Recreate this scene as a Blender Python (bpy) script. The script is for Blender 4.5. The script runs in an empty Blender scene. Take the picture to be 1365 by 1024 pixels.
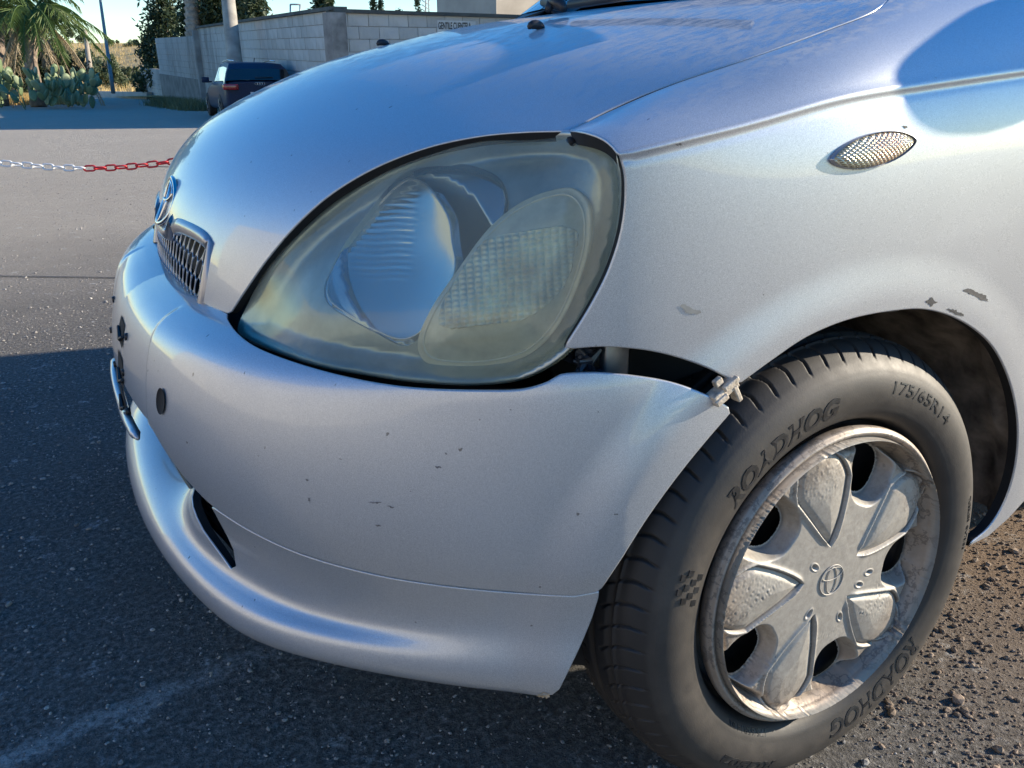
import bpy, bmesh, math, random
import numpy as np
from mathutils import Vector, Matrix
from mathutils.geometry import delaunay_2d_cdt
random.seed(7); RNG = np.random.default_rng(11)
scene = bpy.context.scene
COL = scene.collection
# ------------------------------------------------------------------ camera
FPX = 1100.0
CAM = np.array([0.73372393, 1.36295146, 0.84548823])
MC = np.array([[-0.87945279, -0.16338266, -0.44706699],
               [0.47598612, -0.30187296, -0.82602054],
               [0.0, 0.93924375, -0.3432509]])          # columns: right, up, forward
cd = bpy.data.cameras.new('camera'); cam = bpy.data.objects.new('camera', cd); COL.objects.link(cam)
cd.sensor_width = 36.0; cd.lens = 36.0 * FPX / 1365.0; cd.clip_start = 0.02; cd.clip_end = 4000.0
cam.matrix_world = Matrix(((MC[0, 0], MC[0, 1], -MC[0, 2], CAM[0]), (MC[1, 0], MC[1, 1], -MC[1, 2], CAM[1]),
                           (MC[2, 0], MC[2, 1], -MC[2, 2], CAM[2]), (0, 0, 0, 1)))
scene.camera = cam
scene.render.resolution_x = 1024; scene.render.resolution_y = 768
# ------------------------------------------------------------------ sky and sun
SUN_EL = math.radians(20.0); SUN_AZ = math.radians(18.0)      # light travels towards +x, -y
TO_SUN = Vector((-math.cos(SUN_AZ) * math.cos(SUN_EL), math.sin(SUN_AZ) * math.cos(SUN_EL), math.sin(SUN_EL)))
world = bpy.data.worlds.new('World'); scene.world = world; world.use_nodes = True
wn = world.node_tree.nodes; wl = world.node_tree.links; wn.clear()
sky = wn.new('ShaderNodeTexSky'); sky.sky_type = 'NISHITA'; sky.sun_disc = False
sky.sun_elevation = SUN_EL; sky.sun_rotation = math.atan2(TO_SUN.x, TO_SUN.y)
sky.air_density = 1.0; sky.dust_density = 0.0; sky.ozone_density = 2.2
hs = wn.new('ShaderNodeHueSaturation'); hs.inputs['Saturation'].default_value = 1.42; hs.inputs['Hue'].default_value = .508
bg = wn.new('ShaderNodeBackground'); bg.inputs['Strength'].default_value = 0.13
wo = wn.new('ShaderNodeOutputWorld')
wl.new(sky.outputs[0], hs.inputs['Color']); wl.new(hs.outputs[0], bg.inputs['Color']); wl.new(bg.outputs[0], wo.inputs['Surface'])
sd = bpy.data.lights.new('sun', 'SUN'); sun = bpy.data.objects.new('sun', sd); COL.objects.link(sun)
sd.energy = 5.0; sd.angle = math.radians(0.55); sd.color = (1.0, 0.875, 0.69)
sun.location = (-20, 8, 12); sun.rotation_euler = TO_SUN.to_track_quat('Z', 'Y').to_euler()
vs = scene.view_settings; vs.view_transform = 'Standard'; vs.look = 'None'; vs.exposure = 0.98; vs.gamma = 1.0; vs.use_curve_mapping = False

# ------------------------------------------------------------------ maths helpers
def ray(u, v):
    d = np.stack([(np.asarray(u, float) - 682.5) / FPX, -(np.asarray(v, float) - 512) / FPX, np.ones_like(np.asarray(u, float))], -1)
    return d @ MC.T
def hit(u, v, ax, val):
    d = ray(u, v); t = (np.asarray(val, float) - CAM[ax]) / d[..., ax]
    return CAM + t[..., None] * d
def proj(P):
    d = (np.asarray(P, float) - CAM) @ MC
    return np.stack([682.5 + FPX * d[..., 0] / d[..., 2], 512 - FPX * d[..., 1] / d[..., 2]], -1)
def natspl(xs, ys):
    """natural cubic spline, ys may have trailing dims; linear outside"""
    xs = np.asarray(xs, float); ys = np.asarray(ys, float); n = len(xs); h = np.diff(xs)
    A = np.zeros((n, n)); B = np.zeros((n,) + ys.shape[1:]); A[0, 0] = A[-1, -1] = 1
    for i in range(1, n - 1):
        A[i, i - 1] = h[i - 1]; A[i, i] = 2 * (h[i - 1] + h[i]); A[i, i + 1] = h[i]
        B[i] = 6 * ((ys[i + 1] - ys[i]) / h[i] - (ys[i] - ys[i - 1]) / h[i - 1])
    m = np.linalg.solve(A, B.reshape(n, -1)).reshape(B.shape)
    def f(x):
        x = np.asarray(x, float); xc = np.clip(x, xs[0], xs[-1])
        i = np.clip(np.searchsorted(xs, xc) - 1, 0, n - 2)
        ex = (Ellipsis,) + (None,) * (ys.ndim - 1)
        t = (xc - xs[i])[ex]; H = h[i][ex]; a = H - t
        v = (m[i] * a**3 + m[i + 1] * t**3) / (6 * H) + (ys[i] / H - m[i] * H / 6) * a + (ys[i + 1] / H - m[i + 1] * H / 6) * t
        dv = (-m[i] * a**2 + m[i + 1] * t**2) / (2 * H) - (ys[i] / H - m[i] * H / 6) + (ys[i + 1] / H - m[i + 1] * H / 6)
        return v + dv * (x - xc)[ex]
    return f
def sstep(a, b, x):
    t = np.clip((np.asarray(x, float) - a) / (b - a), 0, 1); return t * t * (3 - 2 * t)
def dense(P, step, closed=False, smooth=True):
    """resample a polyline through the points P (centripetal Catmull-Rom) at about the given step"""
    P = np.asarray(P, float); n = len(P); out = []
    rng = range(n if closed else n - 1)
    for i in rng:
        p1, p2 = P[i], P[(i + 1) % n]
        if closed: p0, p3 = P[i - 1], P[(i + 2) % n]
        else: p0 = P[i - 1] if i > 0 else 2 * p1 - p2; p3 = P[i + 2] if i + 2 < n else 2 * p2 - p1
        k = max(1, int(round(np.linalg.norm(p2 - p1) / step)))
        d1 = max(np.linalg.norm(p1 - p0), 1e-9)**.5; d2 = max(np.linalg.norm(p2 - p1), 1e-9)**.5; d3 = max(np.linalg.norm(p3 - p2), 1e-9)**.5
        m1 = (p2 - p1) + d2 * ((p1 - p0) / d1 - (p2 - p0) / (d1 + d2))
        m2 = (p2 - p1) + d2 * ((p3 - p2) / d3 - (p3 - p1) / (d2 + d3))
        for j in range(k):
            t = j / k
            if smooth:
                out.append((2*t**3 - 3*t**2 + 1) * p1 + (t**3 - 2*t**2 + t) * m1 + (-2*t**3 + 3*t**2) * p2 + (t**3 - t**2) * m2)
            else: out.append(p1 + (p2 - p1) * t)
    if not closed: out.append(P[-1])
    return np.array(out)
def inv(S, px, g):
    """surface parameters under the given image points (marching Newton)"""
    px = np.atleast_2d(np.asarray(px, float)); out = []; g = np.array(g, float)
    for p in px:
        q = g.copy()
        for _ in range(40):
            e = proj(S(q[None]))[0] - p
            if np.abs(e).max() < 1e-3: break
            h = 1e-4
            J = np.stack([(proj(S((q + [h, 0])[None]))[0] - p - e) / h, (proj(S((q + [0, h])[None]))[0] - p - e) / h], 1)
            try: dq = np.linalg.solve(J.T @ J + 1e-3 * np.eye(2), -J.T @ e)
            except Exception: break
            L = np.abs(dq).max()
            if L > .05: dq *= .05 / L
            q = q + dq
        out.append(q); g = q
    return np.array(out)
def normals(S, q, h=1e-4, flip=1):
    du = S(q + [h, 0]) - S(q - [h, 0]); dv = S(q + [0, h]) - S(q - [0, h])
    n = np.cross(du, dv) * flip; return n / np.maximum(np.linalg.norm(n, axis=-1, keepdims=True), 1e-12)
def inpoly(pts, poly):
    x, y = pts[:, 0], pts[:, 1]; c = np.zeros(len(pts), bool); n = len(poly); j = n - 1
    for i in range(n):
        xi, yi = poly[i]; xj, yj = poly[j]
        m = ((yi > y) != (yj > y)) & (x < (xj - xi) * (y - yi) / ((yj - yi) if yj != yi else 1e-12) + xi); c ^= m; j = i
    return c
def pdist(pts, poly):
    best = np.full(len(pts), 1e9); n = len(poly)
    for i in range(n):
        a, b = poly[i], poly[(i + 1) % n]; ab = b - a; t = np.clip(((pts - a) @ ab) / max(ab @ ab, 1e-18), 0, 1)
        best = np.minimum(best, np.linalg.norm(pts - (a + t[:, None] * ab), axis=1))
    return best

# ------------------------------------------------------------------ object helpers
def mk(name, verts, faces, mat=None, parent=None, smooth=True, mats=None, fm=None):
    me = bpy.data.meshes.new(name)
    verts = np.asarray(verts, float)
    me.from_pydata(verts.tolist(), [], [list(map(int, f)) for f in faces])
    if mats:
        for m in mats: me.materials.append(m)
        if fm is not None: me.polygons.foreach_set('material_index', np.asarray(fm, np.int32))
    elif mat: me.materials.append(mat)
    if smooth: me.polygons.foreach_set('use_smooth', np.ones(len(me.polygons), bool))
    me.update()
    o = bpy.data.objects.new(name, me); COL.objects.link(o)
    if parent: o.parent = parent
    return o
def empty(name, loc=(0, 0, 0), parent=None):
    o = bpy.data.objects.new(name, None); COL.objects.link(o); o.location = loc; o.empty_display_size = .2
    if parent: o.parent = parent
    return o
def tag(o, label=None, cat=None, group=None, kind=None):
    if label: o['label'] = label
    if cat: o['category'] = cat
    if group: o['group'] = group
    if kind: o['kind'] = kind
    return o
class MB:
    """collects simple solids in one mesh"""
    def __init__(s): s.v = []; s.f = []
    def add(s, v, f):
        k = len(s.v); s.v += [tuple(map(float, p)) for p in v]; s.f += [[i + k for i in q] for q in f]; return s
    def box(s, c, d, R=None):
        c = np.array(c, float); d = np.array(d, float) / 2
        p = np.array([(i, j, k) for i in (-1, 1) for j in (-1, 1) for k in (-1, 1)]) * d
        if R is not None: p = p @ np.array(R).T
        return s.add(p + c, [(0, 1, 3, 2), (4, 6, 7, 5), (0, 4, 5, 1), (2, 3, 7, 6), (0, 2, 6, 4), (1, 5, 7, 3)])
    def tube(s, P, r, n=8, cap=True):
        P = np.asarray(P, float); r = np.broadcast_to(np.asarray(r, float), (len(P),)); V = []; up = np.array([.13, .21, .97])
        T = np.gradient(P, axis=0) if len(P) > 2 else np.repeat((P[1:] - P[:-1]), 2, 0)
        prev = None
        for i, p in enumerate(P):
            t = T[i] / max(np.linalg.norm(T[i]), 1e-12)
            a = np.cross(t, up if prev is None else np.cross(prev, t)) if prev is None else prev - t * (prev @ t)
            if np.linalg.norm(a) < 1e-6: a = np.cross(t, [1, 0, 0])
            a = a / np.linalg.norm(a); prev = a; b = np.cross(t, a)
            for k in range(n):
                th = 2 * math.pi * k / n; V.append(p + r[i] * (a * math.cos(th) + b * math.sin(th)))
        F = [(i*n + k, i*n + (k+1) % n, (i+1)*n + (k+1) % n, (i+1)*n + k) for i in range(len(P)-1) for k in range(n)]
        if cap: F += [list(range(n))[::-1], [(len(P)-1)*n + k for k in range(n)]]
        return s.add(V, F)
    def build(s, name, mat, parent=None, smooth=True, bevel=0):
        o = mk(name, s.v, s.f, mat, parent, smooth)
        if bevel:
            b = o.modifiers.new('bevel', 'BEVEL'); b.width = bevel; b.segments = 2; b.limit_method = 'ANGLE'
        return o
def panel(name, S, loop, mat, parent, holes=(), step=.012, flip=1, flange=.01, r=.0018, bstep=None, inner=None):
    """sheet cut along a closed loop of surface parameters, with a rounded folded edge"""
    bstep = bstep or step * .5
    loops = [np.asarray(loop, float)] + [np.asarray(h, float) for h in holes]
    L = loops[0]; lo, hi = L.min(0), L.max(0)
    xs = np.arange(lo[0], hi[0], step); ys = np.arange(lo[1], hi[1], step * .866)
    X, Y = np.meshgrid(xs, ys); X = X + (np.arange(len(ys)) % 2)[:, None] * step * .5
    P = np.stack([X.ravel(), Y.ravel()], 1); P = P[inpoly(P, L)]; P = P[pdist(P, L) > step * .45]
    for h in loops[1:]: P = P[~inpoly(P, h)]; P = P[pdist(P, h) > step * .45]
    vs_, ed = [], []; k = 0
    for lp in loops:
        n = len(lp); vs_ += [Vector(p) for p in lp.tolist()]; ed += [(k + i, k + (i + 1) % n) for i in range(n)]; k += n
    nb = k; vs_ += [Vector(p) for p in P.tolist()]
    vo, eo, fo, ov, oe, of_ = delaunay_2d_cdt(vs_, ed, [], 1, 1e-6)
    q = np.array([tuple(v) for v in vo]); F = np.array([f for f in fo if len(f) == 3])
    cen = q[F].mean(1); keep = inpoly(cen, L)
    for h in loops[1:]: keep &= ~inpoly(cen, h)
    F = F[keep]
    V = S(q); N = normals(S, q, flip=flip)
    # orientation
    fn = np.cross(V[F[:, 1]] - V[F[:, 0]], V[F[:, 2]] - V[F[:, 0]])
    bad = (fn * N[F].mean(1)).sum(1) < 0; F[bad] = F[bad][:, ::-1]
    faces = F.tolist(); verts = V.tolist(); nrm = N.tolist(); fmi = [0] * len(faces)
    # map loops into output vertex ids
    from_in = {}
    for i, src in enumerate(ov):
        for s_ in src: from_in.setdefault(s_, i)
    k = 0
    for li, lp in enumerate(loops):
        ids = [from_in[k + i] for i in range(len(lp)) if (k + i) in from_in]; k += len(lp)
        B = V[ids]; NN = N[ids]; T = np.roll(B, -1, 0) - np.roll(B, 1, 0); T /= np.maximum(np.linalg.norm(T, axis=1, keepdims=True), 1e-9)
        O = np.cross(T, NN); area = 0.5 * np.sum(lp[:, 0] * np.roll(lp[:, 1], -1) - lp[:, 1] * np.roll(lp[:, 0], -1))
        # pick sign so that O points away from the sheet
        tq = q[ids] ; e = 1e-3; 
        G = (S(tq + [e, 0]) - B) , (S(tq + [0, e]) - B)
        i0 = 0; test = B[i0] + O[i0] * .002
        # outward in parameter space
        tp = np.roll(tq, -1, 0) - np.roll(tq, 1, 0); outp = np.stack([tp[:, 1], -tp[:, 0]], 1) * (1 if area > 0 else -1)
        if li > 0: outp = -outp
        out3 = G[0] * outp[:, :1] + G[1] * outp[:, 1:]
        sg = np.sign((O * out3).sum(1)); sg = 1 if np.sum(sg) >= 0 else -1; O = O * sg
        prev = ids
        for th, dep in ((.5, None), (1.0, None), (None, flange)):
            if th is not None:
                a = th * math.pi / 2; pos = B + O * r * math.sin(a) - NN * r * (1 - math.cos(a)); nn = NN * math.cos(a) + O * math.sin(a)
            else: pos = B + O * r * .6 - NN * dep; nn = O
            base = len(verts); verts += pos.tolist(); nrm += nn.tolist(); m = len(ids); new = list(range(base, base + m))
            for i in range(m):
                a_, b_, c_, d_ = prev[i], prev[(i + 1) % m], new[(i + 1) % m], new[i]
                faces.append([a_, b_, c_, d_]); fmi.append(0 if th is not None else 1)  # fold takes the inner material; near-black stands in for shade in gaps
            prev = new
        # orient the flange faces
        nf = 3 * len(ids); A = np.array(verts); Nn = np.array(nrm); st = len(faces) - nf
        FF = np.array(faces[st:]); fn = np.cross(A[FF[:, 1]] - A[FF[:, 0]], A[FF[:, 3]] - A[FF[:, 0]])
        b2 = (fn * Nn[FF].mean(1)).sum(1) < 0
        for i in np.nonzero(b2)[0]: faces[st + i] = faces[st + i][::-1]
    o = mk(name, verts, faces, mat, parent) if inner is None else mk(name, verts, faces, None, parent, mats=[mat, inner], fm=fmi)
    nn = np.array(nrm); nn /= np.maximum(np.linalg.norm(nn, axis=1, keepdims=True), 1e-9)
    o.data.normals_split_custom_set_from_vertices(nn.tolist())
    return o

# ------------------------------------------------------------------ materials
def nt(name):
    m = bpy.data.materials.new(name); m.use_nodes = True; n = m.node_tree.nodes; l = m.node_tree.links
    return m, n, l, n['Principled BSDF']
def noise(n, l, scale, detail=4, rough=.55, co='Object', stretch=None):
    tc = n.new('ShaderNodeTexCoord'); t = n.new('ShaderNodeTexNoise'); t.inputs['Scale'].default_value = scale
    t.inputs['Detail'].default_value = detail; t.inputs['Roughness'].default_value = rough
    src = tc.outputs[co]
    if stretch:
        mp = n.new('ShaderNodeMapping'); mp.inputs['Scale'].default_value = stretch; l.new(src, mp.inputs[0]); src = mp.outputs[0]
    l.new(src, t.inputs['Vector']); return t.outputs['Fac']
def ramp(n, l, fac, stops):
    r = n.new('ShaderNodeValToRGB'); e = r.color_ramp.elements
    while len(e) < len(stops): e.new(.5)
    for k, (p, c) in enumerate(stops): e[k].position = p; e[k].color = (*c, 1) if len(c) == 3 else c
    l.new(fac, r.inputs[0]); return r.outputs[0]
def mixc(n, l, fac, a, b):
    m = n.new('ShaderNodeMix'); m.data_type = 'RGBA'
    if isinstance(fac, float): m.inputs[0].default_value = fac
    else: l.new(fac, m.inputs[0])
    for i, c in ((6, a), (7, b)):
        if isinstance(c, tuple): m.inputs[i].default_value = (*c, 1)
        else: l.new(c, m.inputs[i])
    return m.outputs[2]
def math_(n, l, op, a, b=None, c=None):
    m = n.new('ShaderNodeMath'); m.operation = op
    for i, v in enumerate((a, b, c)):
        if v is None: continue
        if isinstance(v, (int, float)): m.inputs[i].default_value = v
        else: l.new(v, m.inputs[i])
    return m.outputs[0]
def bump(n, l, p, h, strength, dist=.01):
    b = n.new('ShaderNodeBump'); b.inputs['Strength'].default_value = strength; b.inputs['Distance'].default_value = dist
    l.new(h, b.inputs['Height']); l.new(b.outputs[0], p.inputs['Normal']); return b
def plain(name, col, rough=.5, metal=0., spec=.5, var=.0, vs_=30, coat=0., bmp=0., bs=200):
    m, n, l, p = nt(name); p.inputs['Roughness'].default_value = rough; p.inputs['Metallic'].default_value = metal
    p.inputs['Specular IOR Level'].default_value = spec; p.inputs['Coat Weight'].default_value = coat; p.inputs['Coat Roughness'].default_value = .08
    f = noise(n, l, vs_, 5)
    a = tuple(max(0, c * (1 - var)) for c in col); b = tuple(min(1, c * (1 + var)) for c in col)
    l.new(ramp(n, l, f, [(.3, a), (.7, b)]), p.inputs['Base Color'])
    if bmp: bump(n, l, p, noise(n, l, bs, 4), bmp, .002)
    return m
# ------------------------------------------------------------------ the silver paint: metallic flake, clear coat, dust, chips
def make_paint():
    m, n, l, p = nt('silver_paint')
    fl = noise(n, l, 1500, 2, .6)                                     # flake sparkle
    dust = noise(n, l, 9, 6, .62)
    speck = noise(n, l, 260, 2, .5)
    chipn = noise(n, l, 95, 2, .4)
    base = ramp(n, l, fl, [(.35, (.40, .42, .445)), (.65, (.66, .68, .70))])
    # dust settles on faces that look up
    g = n.new('ShaderNodeNewGeometry'); sx = n.new('ShaderNodeSeparateXYZ'); l.new(g.outputs['Normal'], sx.inputs[0])
    upf = n.new('ShaderNodeMapRange'); upf.inputs[1].default_value = .84; upf.inputs[2].default_value = .985; l.new(sx.outputs[2], upf.inputs[0])
    px_ = n.new('ShaderNodeTexCoord'); sz_ = n.new('ShaderNodeSeparateXYZ'); l.new(px_.outputs['Object'], sz_.inputs[0]); hz_ = n.new('ShaderNodeMapRange'); hz_.inputs[1].default_value = .79; hz_.inputs[2].default_value = .87; l.new(sz_.outputs[2], hz_.inputs[0])
    up2 = math_(n, l, 'MULTIPLY', upf.outputs[0], hz_.outputs[0])
    wash = noise(n, l, 75, 8, .8, stretch=(.45, 1.5, 1.0))
    dm = math_(n, l, 'MULTIPLY', up2, ramp(n, l, wash, [(.45, (0, 0, 0)), (.53, (1, 1, 1))]))
    dm2 = math_(n, l, 'MULTIPLY_ADD', ramp(n, l, dust, [(.45, (0, 0, 0)), (.75, (.10, .10, .10))]), 1.0, dm)
    c1 = mixc(n, l, dm2, base, (.52, .51, .50))
    chips = ramp(n, l, chipn, [(.775, (0, 0, 0)), (.79, (.7, .7, .7))])
    c2 = mixc(n, l, chips, c1, (.06, .055, .05))
    l.new(c2, p.inputs['Base Color'])
    l.new(math_(n, l, 'SUBTRACT', .50, math_(n, l, 'MULTIPLY', dm2, .45)), p.inputs['Metallic'])
    l.new(math_(n, l, 'MULTIPLY_ADD', dm2, .3, .36), p.inputs['Roughness'])
    l.new(math_(n, l, 'SUBTRACT', .8, math_(n, l, 'MULTIPLY', dm2, .6)), p.inputs['Coat Weight'])
    l.new(math_(n, l, 'MULTIPLY_ADD', speck, .05, .02), p.inputs['Coat Roughness'])
    bump(n, l, p, math_(n, l, 'ADD', math_(n, l, 'MULTIPLY', noise(n, l, 1400, 2), .5), math_(n, l, 'MULTIPLY', dm, 2.6)), .16, .0007)
    return m
PAINT = make_paint()
BLACK = plain('black_plastic', (.018, .018, .02), .45, var=.4)
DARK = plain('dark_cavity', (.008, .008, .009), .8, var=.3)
CHROME = plain('chrome_trim', (.60, .61, .63), .16, 1.0, var=.05)
GREYTRIM = plain('grey_trim', (.36, .36, .38), .3, .6, var=.1, coat=.5)
LOUVRE = plain('silver_plastic', (.45, .46, .48), .38, .55, var=.12, vs_=120)
# ================================================================== THE SILVER CAR
car = empty('parked_car'); tag(car, 'silver hatchback with foggy headlight and a bumper hanging loose at the wheel arch', 'car')
# ---- hood surface -------------------------------------------------
hc = np.array([(-.15, .966), (.036, .940), (.16, .912), (.27, .884), (.37, .849), (.455, .809), (.53, .757), (.578, .70), (.603, .64), (.613, .58), (.616, .54)])
he = np.array([(-.22, .722, .955), (-.085, .716, .928), (.02, .710, .896), (.13, .693, .862), (.24, .66, .822), (.35, .60, .789), (.435, .53, .755), (.505, .455, .692), (.552, .39, .612), (.575, .34, .56), (.585, .32, .52)])
hs_ = np.concatenate([[0], np.cumsum(np.hypot(*np.diff(hc, axis=0).T))])
HC = natspl(hs_, hc); HE = natspl(hs_, he)
def S_hood(q):
    s, v = q[..., 0], q[..., 1]; f = v / .7; c = HC(s); e = HE(s); af = np.abs(f) 
    g = 1 - af**2.15
    x = e[..., 0] + (c[..., 0] - e[..., 0]) * (1 - af**2); z = e[..., 2] + (c[..., 1] - e[..., 2]) * g
    return np.stack([x, f * e[..., 1], z], -1)
# ---- fender surface -----------------------------------------------
hsd = inv(S_hood, dense([(1182, 0), (1165, 13), (1100, 39), (1000, 75), (890, 112), (820, 141), (759, 171.5)], 12), (.19, .69))
_P = S_hood(hsd)[::9]; _P = np.concatenate([_P, S_hood(hsd[-1:])])
_x = np.concatenate([[-.8, -.5, -.25], _P[:, 0], [.36, .43, .50]])
_yz = np.concatenate([[(.745, 1.01), (.735, .988), (.716, .958)], _P[:, 1:] + [.0035, -.0005], [(.592, .783), (.53, .765), (.46, .745)]])
GZ = natspl(_x, _yz) if np.all(np.diff(_x) > 0) else None
KZ = natspl([-.8, -.4, -.2, -.01, .09, .167, .25, .31, .40, .50], np.array([(.80, .885), (.80, .873), (.799, .859), (.796, .842), (.792, .830), (.787, .8145), (.777, .799), (.760, .787), (.702, .768), (.62, .745)]))
YM = natspl([-.8, -.3, -.1, .05, .15, .24, .30, .34, .40, .45, .52], [.815, .8135, .811, .807, .798, .783, .767, .750, .712, .675, .61])
def flare(x, z):
    d = np.hypot(x + .004, z - .285); a = np.arctan2(z - .285, x)
    return (1 - sstep(.345, .398, d))
def S_fend(q):
    x, w = q[..., 0], q[..., 1]            # w>0 above the crease (0.1 = gap line), w<0 = metres below it
    K = KZ(x); G = GZ(x); ym = YM(x)
    t = np.clip(w, 0, None) / .1
    bul = 4 * t * (1 - np.minimum(t, 1.3)) * .012
    yu = K[..., 0] + (G[..., 0] - K[..., 0]) * t + bul * .55; zu = K[..., 1] + (G[..., 1] - K[..., 1]) * t + bul
    z = K[..., 1] + np.minimum(w, 0)
    zz = K[..., 1] - z
    yl = K[..., 0] + (ym - K[..., 0]) * (1 - np.exp(-zz / .05)) - .035 * np.clip(zz - .16, 0, None)**1.3
    # the crease: a rolled ridge with a shadow groove right under it
    rid = .0013 * np.exp(-((w - .001) / .0042)**2) - .0011 * np.exp(-((w + .0055) / .0032)**2)
    fade = 1.0
    up = w >= 0
    y = np.where(up, yu, yl) + rid * fade; zf = np.where(up, zu, z)
    y = y + flare(x, zf) * (zf < .75) * (np.clip(.812 - y, 0, .035) * .26 + .0025)
    return np.stack([x, y, zf], -1)
# ---- bumper surface -------------------------------------------------
bp = np.array([(.702, -.02), (.702, 0), (.6965, .15), (.678, .30), (.650, .415), (.606, .52), (.546, .605), (.478, .672), (.408, .724), (.345, .758), (.28, .782), (.2, .800), (.1, .808), (0, .81)])
bs_ = np.concatenate([[0], np.cumsum(np.hypot(*np.diff(bp, axis=0).T))]) - .02
BP = natspl(bs_, bp)
TY = natspl(bp[1:-3, 1], bs_[1:-3])
def secs(pts): return np.array(pts, float)
# columns: (offset outward, z) from ledge to bottom; rows run around the corner
BS = natspl([-.2, .25, .5, .68, .80, .92, 1.1], np.array([
 secs([(-.115, .562), (-.078, .557), (-.046, .544), (-.022, .518), (-.0075, .475), (-.001, .43), (-.006, .385), (-.016, .345), (-.03, .30)]),
 secs([(-.100, .576), (-.066, .569), (-.039, .554), (-.021, .526), (-.0078, .480), (-.001, .43), (-.005, .385), (-.013, .345), (-.03, .30)]),
 secs([(-.082, .583), (-.057, .576), (-.036, .562), (-.021, .534), (-.0085, .487), (-.001, .43), (-.004, .385), (-.010, .350), (-.025, .30)]),
 secs([(-.070, .590), (-.044, .583), (-.027, .569), (-.017, .542), (-.0075, .492), (-.001, .43), (-.003, .385), (-.008, .355), (-.02, .30)]),
 secs([(-.060, .600), (-.033, .592), (-.019, .578), (-.0125, .550), (-.0055, .495), (-.0005, .43), (-.002, .385), (-.007, .358), (-.02, .30)]),
 secs([(-.035, .612), (-.018, .602), (-.010, .585), (-.005, .555), (-.001, .495), (0, .43), (-.002, .385), (-.007, .360), (-.02, .30)]),
 secs([(-.030, .612), (-.016, .602), (-.009, .585), (-.005, .555), (-.001, .495), (0, .43), (-.002, .385), (-.007, .360), (-.02, .30)])]))
wk = np.array([0, .04, .075, .115, .16, .205, .25, .29, .34])
def S_bump(q):
    t, w = q[..., 0], q[..., 1]
    shp = t.shape; t1 = np.abs(t.ravel()); w1 = w.ravel()
    sec = BS(t1)                                     # (n,9,2)
    # natural spline over w done once through a linear operator
    W = WOP(w1); oz = np.einsum('nk,nkd->nd', W, sec)
    P = BP(t1); T = BP(t1 + 1e-3) - BP(t1 - 1e-3); T /= np.linalg.norm(T, axis=1, keepdims=True); N = np.stack([T[:, 1], -T[:, 0]], 1)
    x = P[:, 0] + N[:, 0] * oz[:, 0]; y = P[:, 1] + N[:, 1] * oz[:, 0]; z = oz[:, 1]
    # centre section stands a few millimetres lower behind a step line
    st = .0040 * (1 - sstep(.255, .272, t1 + (z - .50) * .25)) * sstep(.40, .43, z + 0 * t1) * sstep(.02, .05, w1)
    x = x - st * N[:, 0]; y = y - st * N[:, 1]
    y = y + flare(x, z) * (np.clip(.812 - y, 0, .035) * .26 + .0025)
    return (np.stack([x, y * np.where(t.ravel() < 0, -1, 1), z], -1)).reshape(shp + (3,))
WOP = natspl(wk, np.eye(9))

# ---- trimmed panels (outlines measured in the photograph, then laid on the surfaces) ----
MIR = lambda a: np.stack([a[:, 0], -a[:, 1]], 1)
hr = inv(S_hood, dense([(700, 22), (750, 16.5), (870, 9.5), (1000, 3), (1090, -3), (1150, -8)], 12), (.2, .2))
hsd = inv(S_hood, dense([(1182, 0), (1165, 13), (1100, 39), (1000, 75), (890, 112), (820, 141), (759, 171.5)], 12), (.08, .69))
hl = inv(S_hood, dense([(757, 173.0), (700, 174.5), (640, 180), (570, 195), (500, 222), (440, 258), (395, 298), (355, 345), (325, 388), (308, 414)], 9), hsd[-1])
hb = inv(S_hood, dense([(303, 417), (286, 410), (271, 404)], 8), hl[-1])
gt = inv(S_hood, dense([(284, 324), (275, 312), (262, 303), (247, 296), (238, 293), (232, 296), (224, 303)], 6), hb[-1] - [.09, 0])
gt = np.concatenate([gt, np.array([[gt[-1][0] + .004, .05], [gt[-1][0] + .004, 0]])])
print('grille top', gt[[0, 5, -1]], 'hood bottom', hb[-1], 'rear', hr[0])
rear0 = np.array([[hr[0][0] - .0, 0.0]])
half = np.concatenate([rear0, dense([rear0[0], hr[0]], .02)[1:-1], hr, hsd, hl, hb, gt])
other = MIR(half[1:-1])[::-1]
hood = panel('hood', S_hood, np.concatenate([half, other]), PAINT, car, step=.0125, flip=1, flange=.012, r=.0016, inner=DARK)

fe_lamp = inv(S_fend, dense([(762, 172), (780, 174.5), (806, 184), (824, 201), (834, 226), (836, 262), (830, 310), (814, 360), (792, 404), (770, 440), (755, 463)], 8), (.28, .09))
fe_bot = inv(S_fend, dense([(765, 463), (800, 460.5), (835, 462), (870, 466.5), (905, 475), (945, 489), (984, 509.5)], 8), fe_lamp[-1])
fe_arch = inv(S_fend, dense([(989, 508), (1030, 478), (1075, 448), (1130, 425), (1190, 413), (1235, 411), (1280, 425), (1320, 455), (1345, 500), (1358, 560), (1355, 620), (1340, 670), (1318, 705), (1292, 727)], 9), fe_bot[-1])
fe_sill = inv(S_fend, [(1318, 714), (1345, 690), (1365, 668)], fe_arch[-1])
wb = fe_sill[-1][1]
fe_back = np.array([(-.75, wb - .02), (-.75, -.3), (-.75, 0), (-.75, .1)])
fe_back = dense(fe_back, .03, smooth=False)
fe_gap = inv(S_fend, dense([(1190, -6), (1183, 3), (1166, 16.5), (1101, 42), (1001, 78), (892, 115), (822, 144.5), (768, 170)], 12), (-.09, .1))
fe_top = dense(np.array([(-.74, .1), fe_gap[0]]), .03, smooth=False)[:-1]
fl = np.concatenate([fe_lamp, fe_bot, fe_arch, fe_sill, fe_back, fe_top, fe_gap])
fender = panel('fender', S_fend, fl, PAINT, car, step=.0075, flip=-1, flange=.014, r=.002, bstep=.004, inner=DARK)
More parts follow.
